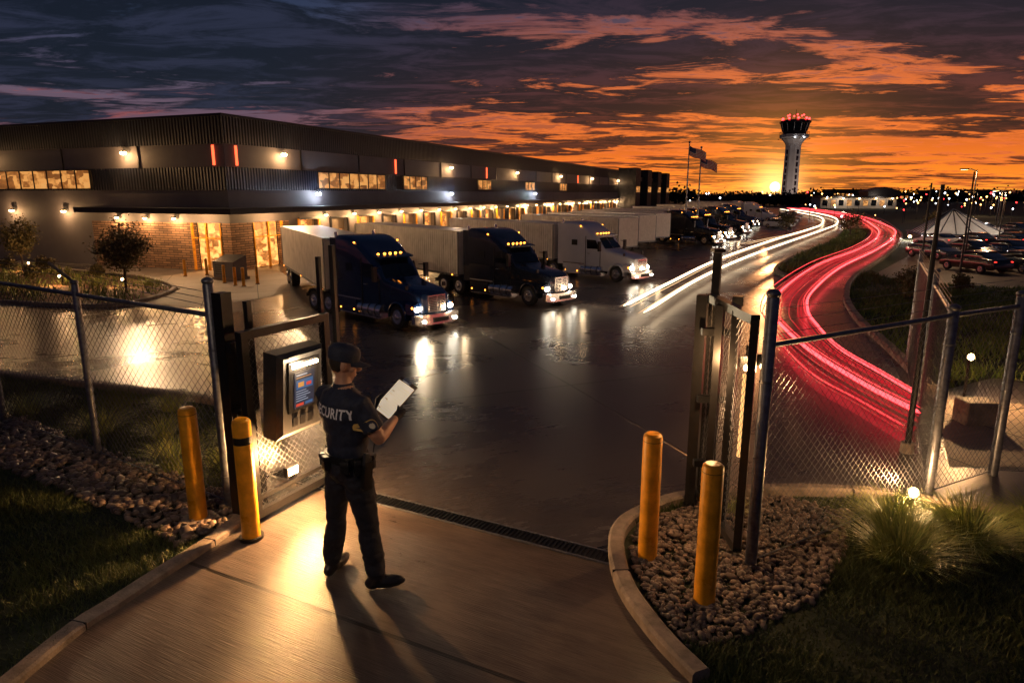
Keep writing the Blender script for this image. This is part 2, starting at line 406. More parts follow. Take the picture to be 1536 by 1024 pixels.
# ---------------------------------------------------------------- ground
sheet('ground',[(-1500,-600),(1500,-600),(1500,2500),(-1500,2500)],0,M_soil)
RE=[(6.17,9.4),(6.98,11.9),(8.0,15.2),(9.5,18.8),(12.1,23.4),(17.3,31),(24.4,42.3),(30.8,54.1),(44,82),(53,108),(62,140)]
RKn=[(1.6,-2),(1.13,3.46),(.97,3.85),(.84,4.37),(.84,4.88),(.93,5.26),(1.16,5.56),(1.70,5.9),(2.68,6.04),(3.6,5.93),(4.64,5.56),(9,5.0)]
RKc=[tuple(p)[:2] for p in catmull([(x,y,0) for x,y in RKn],4)]
yard=[(-70,30),(-20,14),(-8.18,10.29),(-5.94,9.55),(-3.87,8.75),(-2.75,7.6),(-2.6,6.5),(-2.44,5.43),(-2.79,4.31),(-2.98,3.51),(-3.3,-2)]+RKc+[(12,8.5),(7.6,10.2)]+RE+[(30,140),(-70,140)]
sheet('yard_pavement',yard,.004,M_yard)
sheet('driveway_pavement',[(-2.44,5.43),(-2.79,4.31),(-2.98,3.51),(-3.3,-2)]+[p for p in RKc if p[1]<4.83 and p[0]<1.7]+[(.86,4.78),(-1.25,5.88),(-2.52,6.54)],.008,M_drive)
GA=[(-13.64,17.58),(-10.31,17.04),(-10.23,20.09),(-12.66,22.85),(-14.85,24),(-21.44,27.99),(-34,31.5),(-34,22)]
sheet('garden_bed',GA,.02,M_mulch)
sheet('walkway',[(-10.2,17.1),(-7.93,16.9),(-6.5,19.4),(-7.6,22.85),(-9.0,25.5),(-11.5,25.5),(-12.5,22.95),(-10.1,20.2)],.012,M_walk)
ISL=[(9.5,23.0),(10.7,24.0),(15.2,31.0),(21.0,40.2),(27.6,52.2),(26.6,53.6),(18.9,39.8),(13.2,31.0),(10.1,25.5)]
sheet('median_grass',ISL,.1,M_soil); kerb('median_kerb',ISL,.16,.13,True)
PK=[(13.4,21.6),(12.9,23.8),(18.3,31),(25.2,42.3),(31.5,54.1),(60,60),(70,30),(17,19.6)]
sheet('parking_pavement',PK,.01,M_park)
kerb('driveway_kerb',[(-2.6,6.3),(-2.44,5.43),(-2.79,4.31),(-2.98,3.51),(-3.3,0)],.13,.06)
kerb('gate_kerb',RKn[1:],.13,.09)
kerb('road_kerb',RE,.16,.12)
kerb('yard_kerb',[(-20,14),(-8.18,10.29),(-5.94,9.55),(-3.87,8.75),(-2.75,7.6)],.14,.1)
kerb('garden_kerb',GA[:6],.14,.1)
M_line=mat('worn_white_marking',(.5,.48,.45),.7,0,.5,8)
b=MB()
for k in range(18): b.box((18+k*1.75,28.3+k*.15,.016),(.06,2.6,.004),M_line,R(8))
for k in range(18): b.box((22+k*1.9,34.6+k*.15,.016),(.06,2.6,.004),M_line,R(8))
b.obj('parking_markings')
b=MB(); a=Vector((-2.45,6.50,0)); e=Vector((.84,4.80,0)); d=(e-a).normalized(); n=Vector((-d.y,d.x,0)); ln=(e-a).length; ang=math.atan2(d.y,d.x)
c=(a+e)/2; b.box((c.x,c.y,.012),(ln,.17,.006),M_drain,ang)
for s in (-1,1):
    q=c+n*.085*s; b.box((q.x,q.y,.018),(ln,.018,.014),M_galv,ang)
k=0
while k<ln:
    q=a+d*k; b.box((q.x,q.y,.019),(.016,.15,.01),M_drain,ang); k+=.04
b.obj('trench_drain')

def rocks(name,poly,n,smin,smax,z=.01):
    bm=bmesh.new(); bmesh.ops.create_icosphere(bm,subdivisions=1,radius=1); V=np.array([v.co[:] for v in bm.verts]); Fc=np.array([[v.index for v in f.verts] for f in bm.faces]); bm.free()
    xs=[p[0] for p in poly]; ys=[p[1] for p in poly]
    x=rng.uniform(min(xs),max(xs),n*6); y=rng.uniform(min(ys),max(ys),n*6); k=inpoly_np(x,y,poly); x,y=x[k][:n],y[k][:n]; n=len(x)
    r=rng.uniform(smin,smax,n)*rng.choice([.6,1,1,1.35],n); th=rng.uniform(0,6.28,n)
    s=np.stack([r*rng.uniform(.8,1.4,n),r*rng.uniform(.7,1,n),r*rng.uniform(.45,.75,n)],1)
    P=V[None]*s[:,None]*rng.uniform(.86,1.12,(n,len(V),1)); ct,st=np.cos(th)[:,None],np.sin(th)[:,None]
    tilt=rng.uniform(-.5,.5,n)[:,None]
    Q=np.stack([P[...,0]*ct-P[...,1]*st+x[:,None],P[...,0]*st+P[...,1]*ct+y[:,None],P[...,2]+tilt*P[...,0]+z+(s[:,2]*.4+rng.uniform(0,.02,n))[:,None]],2)
    me=bpy.data.meshes.new(name); F=(Fc[None]+(np.arange(n)*len(V))[:,None,None]).reshape(-1,3)
    me.from_pydata(Q.reshape(-1,3).tolist(),[],F.tolist()); me.materials.append(M_rock); me.shade_smooth(); return mk(name,me)
RL=[(-7.5,8.6),(-6.0,6.95),(-4.2,5.95),(-2.72,5.0),(-2.5,5.4),(-2.52,6.2),(-2.9,6.1),(-4.6,7.1),(-6.3,8.2)]
RR=[(1.06,5.3),(1.25,5.5),(1.75,5.8),(2.6,5.93),(3.1,5.6),(2.7,4.9),(2.2,4.3),(1.5,3.85),(1.12,3.75),(.98,4.3),(.95,4.9)]
rocks('river_rock_bed',RL,2200,.024,.045)
rocks('river_rock_bed',RR,3400,.016,.031)
def grass(name,test,n,h,box,m=M_grass,wd=.006,z=0.):
    x=rng.uniform(box[0],box[1],n); y=rng.uniform(box[2],box[3],n); k=test(x,y); x,y=x[k],y[k]; n=len(x)
    nz=.5+.35*np.sin(x*2.1+1.3*np.sin(y*1.7))+.35*np.sin(y*2.7+1.1*np.sin(x*3.1))+.25*np.sin(x*9)*np.sin(y*8)
    kk=rng.random(n)<(.35+.65*np.clip(nz,0,1)); x,y,nz=x[kk],y[kk],nz[kk]; n=len(x)
    hh=h*rng.uniform(.4,1.1,n)*(.55+np.clip(nz,0,1.2)); a=rng.uniform(0,6.283,n); dx,dy=np.cos(a)*wd,np.sin(a)*wd
    lx,ly=rng.normal(0,.5,n)*hh,rng.normal(0,.5,n)*hh; zz_=np.full(n,z)
    V=np.stack([np.stack([x-dx,y-dy,zz_],1),np.stack([x+dx,y+dy,zz_],1),np.stack([x+lx,y+ly,zz_+hh],1)],1)
    return nmesh(name,V,3,m)
grass('lawn_grass',lambda x,y:~inpoly_np(x,y,yard)&~inpoly_np(x,y,RL),170000,.065,(-9.5,-2.6,2.6,10.2),wd=.005)
grass('lawn_grass',lambda x,y:~inpoly_np(x,y,yard)&~inpoly_np(x,y,RR),150000,.065,(1.1,8.5,2.6,6.0),wd=.005)
grass('median_grass_blades',lambda x,y:inpoly_np(x,y,ISL),70000,.16,(9,28,22,54),M_mgrass,wd=.02,z=.1)
grass('verge_grass',lambda x,y:~inpoly_np(x,y,yard)&~inpoly_np(x,y,PK),60000,.14,(6.5,20,9,24),M_mgrass,wd=.014)
grass('garden_grass',lambda x,y:inpoly_np(x,y,GA),26000,.22,(-34,-10,17,31),M_ograss,wd=.02)
def clump(name,x,y,n,h,r,m=M_ograss):
    b=MB(); i=b.mid(m)
    for _ in range(n):
        a=random.random()*6.283; rr=r*.3*math.sqrt(random.random()); o=random.uniform(.2,1.)**.8*r*1.1
        bx,by=rr*math.cos(a),rr*math.sin(a); a2=a+random.gauss(0,.5); hh=h*random.uniform(.55,1.1); wv=.0045
        tx,ty=-math.sin(a2)*wv,math.cos(a2)*wv; k=len(b.v); ca,sa=math.cos(a2),math.sin(a2)
        for s in (0,.35,.7,1.):
            q=(bx+ca*o*s**1.6,by+sa*o*s**1.6,hh*(s-.28*s*s*(1+o/r*.6))); f=1-s*.85
            b.v+=[(q[0]-tx*f,q[1]-ty*f,q[2]),(q[0]+tx*f,q[1]+ty*f,q[2])]
        for j in range(3): b.f.append((k+2*j,k+2*j+1,k+2*j+3,k+2*j+2)); b.mi.append(i)
    return b.obj(name,loc=(x,y,0))
for (x,y,n_,h_,r_) in [(3.05,4.75,900,.62,.5),(3.75,5.0,800,.6,.5),(4.5,5.15,600,.55,.45),(3.3,5.35,500,.45,.4),(-3.55,6.6,600,.5,.4),(-5.0,7.7,450,.42,.4),(-6.4,8.4,300,.4,.4),(-4.2,7.6,300,.34,.35),(-4.6,8.6,300,.34,.35),(-3.2,7.4,400,.36,.35),(-3.0,6.6,300,.35,.3),(2.0,5.6,200,.2,.2)]:
    clump('ornamental_grass',x,y,n_,h_,r_)
for i in range(16):
    x=random.uniform(-28,-11); y=random.uniform(19,30)
    if inpoly(x,y,GA): clump('garden_shrub_grass',x,y,160,.4,.4)

# ---------------------------------------------------------------- trees
def cards(C,n,sig,leaf,flat=.5):
    idx=rng.integers(0,len(C),n); P=C[idx]+rng.normal(0,1,(n,3))*sig[idx]
    A=rng.normal(0,1,(n,3)); A/=np.linalg.norm(A,axis=1)[:,None]; B=np.cross(A,rng.normal(0,1,(n,3))); B/=np.linalg.norm(B,axis=1)[:,None]
    s=(leaf[idx]*rng.uniform(.6,1.2,n))[:,None]
    return np.stack([P-A*s,P-B*s*flat,P+A*s,P+B*s*flat],1)
def tree(name,x,y,h,cr,n=2600,leaf=.05):
    e=empty(name,(x,y,0)); b=MB()
    b.tube([(0,0,0),(.01,.01,h*.3),(-.01,.02,h*.55),(0,0,h*.82)],[h*.02,h*.016,h*.012,h*.004],M_bark,7)
    tips=[]
    for i in range(16):
        a=i*2.4; z0=h*random.uniform(.22,.6); z1=min(h*.97,z0+h*random.uniform(.15,.35)); rr=cr*random.uniform(.5,.95)*(1-.45*(z1/h)**2)
        q=Vector((math.cos(a)*rr,math.sin(a)*rr,z1)); b.tube([(0,0,z0),(q.x*.5,q.y*.5,z0+(z1-z0)*.4),q],[h*.008,h*.005,h*.002],M_bark,5); tips.append(q[:]); tips.append((q.x*.55,q.y*.55,z0+(z1-z0)*.6))
    tips.append((0,0,h*.9)); b.obj('trunk_and_limbs',e)
    C=np.array(tips); V=cards(C,n,np.full((len(C),1),cr*.17),np.full(len(C),leaf)); o=nmesh('foliage',V,4,M_leaf); o.parent=e
tree('deciduous_tree',-11.29,19.4,2.0,.85,4200,.045)
tree('deciduous_tree',-19.2,26.2,1.9,.8,3400,.05)
for (x,y,h) in [(-15.5,21.5,.6),(-16.8,24,.7),(-14.2,22.8,.5),(-18.3,24.3,.6),(10.6,17.6,.7),(11.6,19.4,.8),(13.0,19.2,.6),(22.3,44.5,1.8),(19.5,48.0,1.6),(31.5,50.5,1.5),(16.5,20,.7)]:
    tree('shrub' if h<1 else 'small_tree',x,y,h,h*.5,1100,.04 if h<1 else .07)
def treeline(name,spans,m=M_dleaf):
    Vs=[]
    for (x0,y0,x1,y1,hmin,hmax,n) in spans:
        k=n//45; t=rng.random(k); H=rng.uniform(hmin,hmax,k)
        C=np.stack([x0+(x1-x0)*t,y0+(y1-y0)*t,H*.5],1); S=np.stack([H*.4,H*.45,H*.2],1)
        V=cards(C,n,S,.11*H,.8); V[...,2]=np.clip(V[...,2],0,None); Vs.append(V)
    return nmesh(name,np.concatenate(Vs),4,m)
treeline('distant_trees',[(46,165,78,166,2.2,3.6,9000),(100,230,260,235,3,5,12000),(84,180,100,178,1.5,3,2500),(20,180,50,190,2,5,4000)])

# ---------------------------------------------------------------- warehouse
BA=R(68.57)
wh=empty('warehouse',(-10.33,24.84,0),BA)
LX=98.;WY=34.
b=MB()
doors=[4.45+2.15*k for k in range(28)]; dw=.66; dz0,dz1=.5,1.78
def wallrow(z0,z1,m,x0,x1): b.b2((x0,.0,z0),(x1,.25,z1),m)
wallrow(0,.5,M_grey,3.2,LX); wallrow(1.78,2.4,M_grey,0,LX)
xs=[3.2]
for d in doors: xs+= [d-dw,d+dw]
xs.append(LX)
for i in range(0,len(xs),2): wallrow(.5,1.78,M_grey,xs[i],xs[i+1])
wallrow(0,1.78,M_brick,0,1.15); wallrow(0,1.78,M_brick,2.75,3.2)
def wl(y0,y1,z0,z1,m): b.b2((0,y0,z0),(.25,y1,z1),m)
wl(.25,.5,0,1.78,M_brick); wl(1.9,7.2,0,1.78,M_brick); wl(.25,7.2,1.78,2.4,M_grey); wl(7.2,WY,0,2.4,M_grey)
bands=[(2.4,2.98,M_grey,0.),(2.98,3.80,M_navy,-.03),(3.80,4.61,M_grey,0.),(4.61,5.55,M_metalD,-.04)]
for z0,z1,m,o in bands:
    b.b2((o,o,z0),(LX,.25,z1),m); b.b2((o,.25,z0),(.25,WY,z1),m)
b.b2((-.08,-.08,5.55),(LX,.3,5.64),M_trim); b.b2((-.08,.3,5.55),(.3,WY,5.64),M_trim)
b.b2((0.26,.26,5.3),(LX,WY,5.34),M_roof); b.b2((0,WY,0),(LX,WY+.2,5.5),M_grey); b.b2((LX,0,0),(LX+.2,WY,5.5),M_grey)
b.b2((.3,.3,-.01),(LX,WY,.02),M_roof)
for k in range(1,24): b.b2((k*4.2-.02,-.05,3.80),(k*4.2+.02,0,4.61),M_trim)
for k in range(1,8): b.b2((-.05,k*4.2-.02,3.80),(0,k*4.2+.02,4.61),M_trim)
b.obj('walls',wh)
b=MB()
b.b2((-1.0,-1.0,2.14),(36,-.002,2.34),M_trim); b.b2((-1.0,-.002,2.14),(-.002,6.8,2.34),M_trim)
b.b2((36,-.35,2.18),(LX,-.002,2.3),M_trim)
b.obj('canopy',wh)
b=MB()
for i,d in enumerate(doors):
    b.b2((d-dw,.34,.5),(d+dw,.38,1.78),M_int); b.b2((d-dw-.02,.26,.4),(d-dw,.34,1.8),M_doorp); b.b2((d+dw,.26,.4),(d+dw+.02,.34,1.8),M_doorp)
    for s in (-1,1): b.b2((d+s*dw-.05,-.07,.5),(d+s*dw+.05,-.003,1.82),M_yel if i%2==0 else M_trim); b.b2((d+s*.4-.07,-.1,.3),(d+s*.4+.07,-.003,.48),M_blktape)
    b.b2((d-dw,-.07,1.78),(d+dw,-.003,1.86),M_trim)
    if i%3==1: b.b2((d-dw,.2,1.25),(d+dw,.24,1.78),M_doorp)
    if i%5==3: b.b2((d-dw,.2,.5),(d+dw,.24,1.78),M_doorp)
b.b2((1.15,.3,0),(2.75,.34,1.78),M_int); b.b2((.3,.5,0),(.34,1.9,1.78),M_int)
for x in (1.15,1.95,2.75): b.b2((x-.03,-.03,0),(x+.03,.06,1.78),M_yel)
for y in (.5,1.2,1.9): b.b2((-.03,y-.03,0),(.06,y+.03,1.78),M_yel)
b.b2((1.15,-.03,1.2),(2.75,.04,1.24),M_yel); b.b2((-.03,.5,1.2),(.04,1.9,1.24),M_yel)
b.obj('dock_doors',wh)
b=MB()
def winx(x0,x1,z0,z1,n):
    b.b2((x0,-.05,z0),(x1,-.034,z1),M_win)
    for i in range(n+1): q=x0+(x1-x0)*i/n; b.b2((q-.025,-.08,z0),(q+.025,-.051,z1),M_trim)
    b.b2((x0,-.08,z1),(x1,-.034,z1+.04),M_trim); b.b2((x0,-.08,z0-.04),(x1,-.034,z0),M_trim)
winx(5.2,10.6,3.08,3.74,7); winx(12.4,15.0,3.08,3.74,4)
for q in (22,31,40): winx(q,q+2.2,3.12,3.7,3)
y0=6.9
b.b2((-.05,y0,3.05),(-.034,y0+10,3.75),M_win)
for i in range(13): q=y0+i*10/12; b.b2((-.08,q-.025,3.05),(-.051,q+.025,3.75),M_trim)
b.b2((-.08,y0,3.75),(-.034,y0+10,3.79),M_trim); b.b2((-.08,y0,3.01),(-.034,y0+10,3.05),M_trim)
b.obj('windows',wh)
b=MB()
for x in (.55,11.7,23.5,46): b.b2((x-.035,-.06,3.86),(x+.035,-.004,4.56),M_redstrip)
b.b2((-.06,.45,3.86),(-.004,.52,4.56),M_redstrip)
def sconce(p,m,q=1.):
    b.box(p,(.14,.14,.06),M_trim); b.ell((p[0],p[1],p[2]-.06),(.08*q,.08*q,.05*q),m,8,5)
for i,s in enumerate((3.,17.9,29.,40.,51.,63.5,76.)):
    sconce((s,-.16,4.42),M_warm,1.5); light('wall_lamp_light','POINT',(s,-.34,4.22),70,WARM,wh,.05)
for s in (4.8,13.5):
    sconce((-.16,s,4.42),M_warm,1.5); light('wall_lamp_light','POINT',(-.34,s,4.22),70,WARM,wh,.05)
light('yard_floodlight','SPOT',(-.45,4.8,4.3),1500,(1,.62,.32),wh,.06,target=(-4.8,-5.5,.6),spot=60,blend=.8)
light('yard_floodlight','SPOT',(3.,-.45,4.3),900,(1,.62,.32),wh,.06,target=(-2,-7.5,0),spot=80,blend=.8)
for s in (5.,17.8,33.):
    sconce((s,-.18,2.9),M_white,1.5); light('flood_lamp_light','POINT',(s,-.42,2.8),60,(.75,.85,1),wh,.05)
light('yard_floodlight','SPOT',(17.8,-.5,2.85),1300,(1,.72,.45),wh,.06,target=(13,-11,.3),spot=90,blend=.8)
for y in (2.6,4.1,5.6): sconce((-.14,y,1.98),M_warmd); light('canopy_lamp_light','POINT',(-.35,y,1.84),70,WARM,wh,.03)
for y in (8.6,11.8): sconce((-.14,y,2.2),M_warmd,1.3); light('wall_lamp_light','POINT',(-.35,y,2.05),45,WARM,wh,.03)
light('entrance_light','POINT',(-.7,1.2,1.95),120,WARM,wh,.05); light('entrance_light','POINT',(1.95,-.7,1.95),140,WARM,wh,.05)
for i,d in enumerate(doors):
    x=d+1.075; sconce((x,-.12,1.99),M_warmd,1.1)
    if i<10 or i%3==0: light('dock_lamp_light','POINT',(x,-.36,1.86),85 if i<10 else 220,WARM,wh,.03)
b.obj('wall_lamps',wh)
b=MB()
for x in (64,72,80,88):
    b.b2((x,-2.2,0),(x+3,-.01,5.9),M_metalD); b.b2((x+.4,-2.23,3.0),(x+2.6,-2.202,3.7),M_win)
b.b2((67,-1.6,4.4),(88,-.01,4.9),M_trim)
b.obj('office_bay',wh)

def bollard(x,y,h=1.07,r=.075,tape=False,base=False):
    b=MB()
    P=[(0,0,0),(0,0,h-.05),(0,0,h-.02),(0,0,h-.004),(0,0,h)]
    b.tube(P,[r,r,r*.93,r*.7,r*.3],M_yel,24)
    b.tube([(0,0,0),(0,0,.03)],[r*1.35,r*1.35],M_black if tape else M_kerb,24)
    if tape: b.tube([(0,0,h*.80),(0,0,h*.86)],[r*1.015]*2,M_blktape,24)
    else: b.tube([(0,0,h-.062),(0,0,h-.058)],[r*1.012]*2,M_blktape,24)
    if base: b.tube([(0,0,0),(0,0,.05)],[r*2,r*1.9],M_kerb,24)
    return b.obj('bollard',loc=(x,y,.005),smooth=35)
bollard(-2.79,5.46,base=True); bollard(-2.21,5.17,tape=True); bollard(1.08,4.83); bollard(1.37,4.25)
for x,y in [(-9.36,21.63),(-8.75,21.0),(-8.42,20.83),(-8.2,21.4),(-7.76,23.41),(-11.49,23.41),(-10.9,23.8),(-7.3,22.3)]: bollard(x,y,.6,.05)
b=MB(); b.b2((-.45,-.3,.1),(.45,.3,.62),M_grey)
b.poly([(-.45,-.3,.62),(.45,-.3,.62),(.45,.3,.82),(-.45,.3,.82)],M_trim); b.poly([(.45,-.3,.62),(.45,.3,.62),(.45,.3,.82)],M_grey); b.poly([(-.45,.3,.62),(-.45,-.3,.62),(-.45,.3,.82)],M_grey); b.poly([(.45,.3,.62),(-.45,.3,.62),(-.45,.3,.82),(.45,.3,.82)],M_grey)
b.b2((-.5,-.35,0),(.5,.35,.1),M_kerb)
for k in range(5): b.b2((-.35,-.31,.2+k*.07),(.1,-.301,.24+k*.07),M_trim)
b.obj('generator_cabinet',loc=(-9.55,22.6,.01),rot=R(-22))

# ---------------------------------------------------------------- trucks
def rr(x,hw,z0,z1,r,n=4):
    pts=[]
    for (cy,cz,a0) in [(hw-r,z1-r,0),(-hw+r,z1-r,90),(-hw+r*.4,z0+r*.4,180),(hw-r*.4,z0+r*.4,270)]:
        q=r if a0<180 else r*.4
        for i in range(n+1):
            a=R(a0+90*i/n); pts.append((x,cy+q*math.cos(a),cz+q*math.sin(a)))
    return pts
def wheel(b,x,y,r,w,side,rim=M_chrome):
    def ring(rad,yy,n=28): return [(x+rad*math.cos(2*math.pi*j/n),yy,r+rad*math.sin(2*math.pi*j/n)) for j in range(n)]
    o=y+side*w/2; i=y-side*w/2
    b.loft([ring(r*.55,i),ring(r*.92,i),ring(r,i+side*.04),ring(r,o-side*.04),ring(r*.92,o),ring(r*.6,o-side*.01)],M_tire,True)
    b.loft([ring(r*.6,o+side*.003),ring(r*.56,o+side*.02),ring(r*.5,o-side*.04),ring(r*.25,o-side*.05),ring(r*.22,o+side*.05),ring(r*.1,o+side*.07)],rim,True)
    for k in range(8):
        a=k*math.pi/4; b.ell((x+r*.38*math.cos(a),o-side*.03,r+r*.38*math.sin(a)),(.035,.03,.035),M_tire,6,4)
def tractor_mesh(paint,name):
    b=MB()
    S=[(1.22,.62,.80,1.32,.12),(1.14,.74,.70,1.55,.16),(.85,.82,.62,1.70,.2),(.3,.87,.62,1.80,.2),(-.4,.91,.62,1.90,.2),(-1.0,1.0,.6,2.02,.2),(-1.12,1.03,.6,2.06,.18),
       (-1.42,1.07,.6,2.44,.2),(-1.78,1.10,.6,2.84,.24),(-2.0,1.13,.6,2.98,.26),(-2.4,1.17,.6,3.28,.26),(-2.9,1.2,.6,3.58,.24),(-3.4,1.22,.6,3.76,.22),(-3.9,1.23,.6,3.82,.2),(-4.5,1.23,.6,3.82,.2)]
    b.loft([rr(*s) for s in S],paint,True)
    dx,dz=-.66,.78; nl=math.hypot(dx,dz); nx,nz=dz/nl,-dx/nl
    for s in (-1,1):
        lo=Vector((-1.12,0,2.06)); hi=lo+Vector((dx,0,dz))*.93; o=Vector((nx,0,nz))*.02
        pts=[lo+o+Vector((0,s*.03,.03)),lo+o+Vector((-.02,s*.88,.04)),hi+o+Vector((0,s*.86,-.03)),hi+o+Vector((0,s*.03,0))]
        if s<0: pts=pts[::-1]
        b.poly(pts,M_glass)
    b.box((-1.70,0,2.96),(.42,1.9,.05),paint,ry=R(12))
    for s in (-1,1):
        P=[(-1.42,s*1.118,2.06),(-2.45,s*1.175,2.06),(-2.45,s*1.195,2.66),(-1.72,s*1.165,2.66)]
        b.poly(P if s>0 else P[::-1],M_glass)
        P=[(-3.25,s*1.232,2.25),(-3.75,s*1.238,2.25),(-3.75,s*1.238,2.62),(-3.25,s*1.232,2.62)]
        b.poly(P if s>0 else P[::-1],M_glass)
        b.b2((-2.56,s*1.15,.75),(-2.53,s*1.205,2.9),M_trim)
        b.b2((-1.4,s*1.02,.75),(-1.37,s*1.09,2.05),M_trim)
        b.b2((-2.4,s*1.15,1.72),(-2.2,s*1.21,1.76),M_chrome)
        b.tube([(-1.15,s*.98,.62),(-2.9,s*.98,.62)],.31,M_chrome,20)
        for q in (-1.5,-2.0,-2.5): b.tube([(q,s*.98,.62),(q-.05,s*.98,.62)],.325,M_trim,20)
        b.b2((-4.45,s*.75,.32),(-3.0,s*1.24,.95),paint); b.b2((-4.4,s*1.0,.30),(-1.2,s*1.26,.34),M_chrome)
        b.b2((-4.48,s*1.236,1.0),(-2.6,s*1.25,1.06),M_chrome)
        rings=[]
        for k in range(13):
            a=R(-8+k*16.2)
            rings.append([(.62*math.cos(a)*q,s*yy,.52+.66*math.sin(a)*q) for q,yy in ((.93,.72),(1.03,.72),(1.06,1.0),(1.02,1.2),(.93,1.22))])
        b.loft(rings,paint,True)
        b.loft([[(.55,s*.72,.7),(.55,s*1.16,.7),(.55,s*1.12,1.16),(.55,s*.72,1.28)],[(1.08,s*.66,.72),(1.1,s*1.1,.72),(1.0,s*1.04,1.1),(1.0,s*.68,1.22)]],paint,True)
        b.ell((1.08,s*.9,.93),(.07,.15,.10),M_head,10,6); b.b2((1.06,s*.7,.8),(1.105,s*1.08,.83),M_chrome)
        b.ell((1.5,s*.85,.45),(.04,.08,.06),M_head,8,5)
        b.ell((.95,s*1.09,1.0),(.06,.03,.05),M_amber,6,4)
        b.tube([(-1.3,s*1.08,2.55),(-1.2,s*1.42,2.5)],.02,M_trim,6); b.tube([(-1.3,s*1.08,2.0),(-1.2,s*1.42,2.05)],.02,M_trim,6)
        b.b2((-1.28,s*1.33,1.95),(-1.12,s*1.52,2.6),M_trim)
        b.b2((.5,s*.95,1.72),(.56,s*1.1,1.9),M_trim)
        b.tube([(-4.68,s*1.05,.9),(-4.68,s*1.05,3.5),(-4.74,s*1.05,3.95)],.075,M_chrome,12)
        b.b2((-5.0,s*1.19,.9),(-4.5,s*1.23,3.7),paint)
        wheel(b,0,s*1.03,.52,.3,s)
        for q in (-5.5,-6.85): wheel(b,q,s*.95,.52,.5,s)
        for q in (-5.5,-6.85):
            rings=[]
            for k in range(9):
                a=R(20+k*17.5); rings.append([(q+.6*math.cos(a)*t,s*yy,.52+.6*math.sin(a)*t) for t,yy in ((1.,.7),(1.03,.7),(1.03,1.22),(1.,1.22))])
            b.loft(rings,M_plastic,True)
        b.ell((-2.0,s*.62,3.05),(.05,.07,.05),M_amber,6,4); b.ell((-1.96,s*.3,3.06),(.05,.07,.05),M_amber,6,4)
        b.ell((-3.0,s*1.2,3.55),(.06,.04,.04),M_amber,6,4); b.ell((-3.2,s*1.25,.5),(.05,.03,.04),M_amber,6,4); b.ell((-4.3,s*1.25,.5),(.05,.03,.04),M_amber,6,4)
        b.ell((-7.6,s*.6,.8),(.03,.08,.06),M_taill,6,4)
    b.ell((-1.96,0,3.06),(.05,.07,.05),M_amber,6,4)
    b.b2((1.18,-.48,.78),(1.26,.48,1.5),M_chrome); b.b2((1.261,-.43,.83),(1.27,.43,1.44),M_trim)
    for k in range(8): b.b2((1.271,-.43,.87+k*.072),(1.29,.43,.893+k*.072),M_chrome)
    b.b2((1.271,-.02,.83),(1.295,.02,1.44),M_chrome)
    b.loft([[(1.28,-1.2,.34),(1.28,-1.2,.7),(1.05,-1.2,.7),(1.05,-1.2,.34)]]+[[(x,y,.30),(x-.04,y,.72),(x-.4,y,.72),(x-.4,y,.30)] for x,y in ((1.42,-1.0),(1.52,-.5),(1.54,0),(1.52,.5),(1.42,1.0))]+[[(1.28,1.2,.34),(1.28,1.2,.7),(1.05,1.2,.7),(1.05,1.2,.34)]],M_chrome,True)
    b.b2((1.535,-.4,.4),(1.56,.4,.58),M_trim)
    b.b2((-7.7,-.42,.62),(-4.4,.42,.86),M_trim); b.b2((-6.5,-.5,.87),(-5.6,.5,.98),M_trim); b.b2((-7.75,-1.1,.62),(-7.7,1.1,.8),M_trim)
    b.b2((1.0,-.5,.4),(-4.5,.5,.62),M_trim)
    for y in (-.25,.25): b.tube([(-4.52,y,1.8),(-4.9,y,1.3),(-5.3,y,1.4),(-5.6,y,1.3)],.025,M_plastic,6)
    me=b.obj(name,smooth=38)
    m=me.data; bpy.data.objects.remove(me); return m
TM={k:tractor_mesh(v,'tractor_'+k) for k,v in (('blue',M_blue),('charcoal',M_char),('white',M_wht),('black',M_blkp))}
def trailer_mesh(Ln,name):
    b=MB(); z0,z1=1.05,3.62
    b.b2((-Ln,-1.25,z0+.12),(0,1.25,z1-.05),M_trl)
    b.b2((-Ln-.005,-1.27,z1-.05),(.01,1.27,z1+.01),M_trlf)
    b.b2((-Ln-.005,-1.28,z0),(.01,1.28,z0+.12),M_galv)
    b.b2((0.001,-1.22,z0+.15),(.03,1.22,z1-.1),M_trlf)
    for y in (-1.26,1.26):
        for x in (0,-Ln): b.box((x,y,(z0+z1)/2),(.1,.05,z1-z0-.1),M_galv)
    for x in (-.6,-Ln*.5,-Ln+.4):
        for y in (-1.29,1.29): b.box((x,y,z0+.06),(.1,.02,.05),M_amber)
    for x in (-Ln+1.1,-Ln+2.35):
        for s in (-1,1): wheel(b,x,s*.95,.5,.5,s)
    b.b2((-Ln+.3,-.5,.7),(-Ln+3.2,.5,1.04),M_trim)
    b.b2((-Ln+.02,-1.0,.5),(-Ln+.1,1.0,.6),M_trim)
    for s in (-1,1):
        b.b2((-2.6,s*.75,.12),(-2.48,s*.87,1.04),M_trim); b.box((-2.54,s*.81,.08),(.3,.25,.08),M_trim)
        b.b2((-Ln-.03,s*.6,z0+.01),(-Ln-.006,s*.8,z0+.1),M_taill)
        P=[(-Ln-.006,s*.02,z0+.15),(-Ln-.006,s*1.2,z0+.15),(-Ln-.006,s*1.2,z1-.1),(-Ln-.006,s*.02,z1-.1)]
        b.poly(P,M_trlf)
    me=b.obj(name,smooth=38); m=me.data; bpy.data.objects.remove(me); return m
TR13=trailer_mesh(13.4,'trailer')
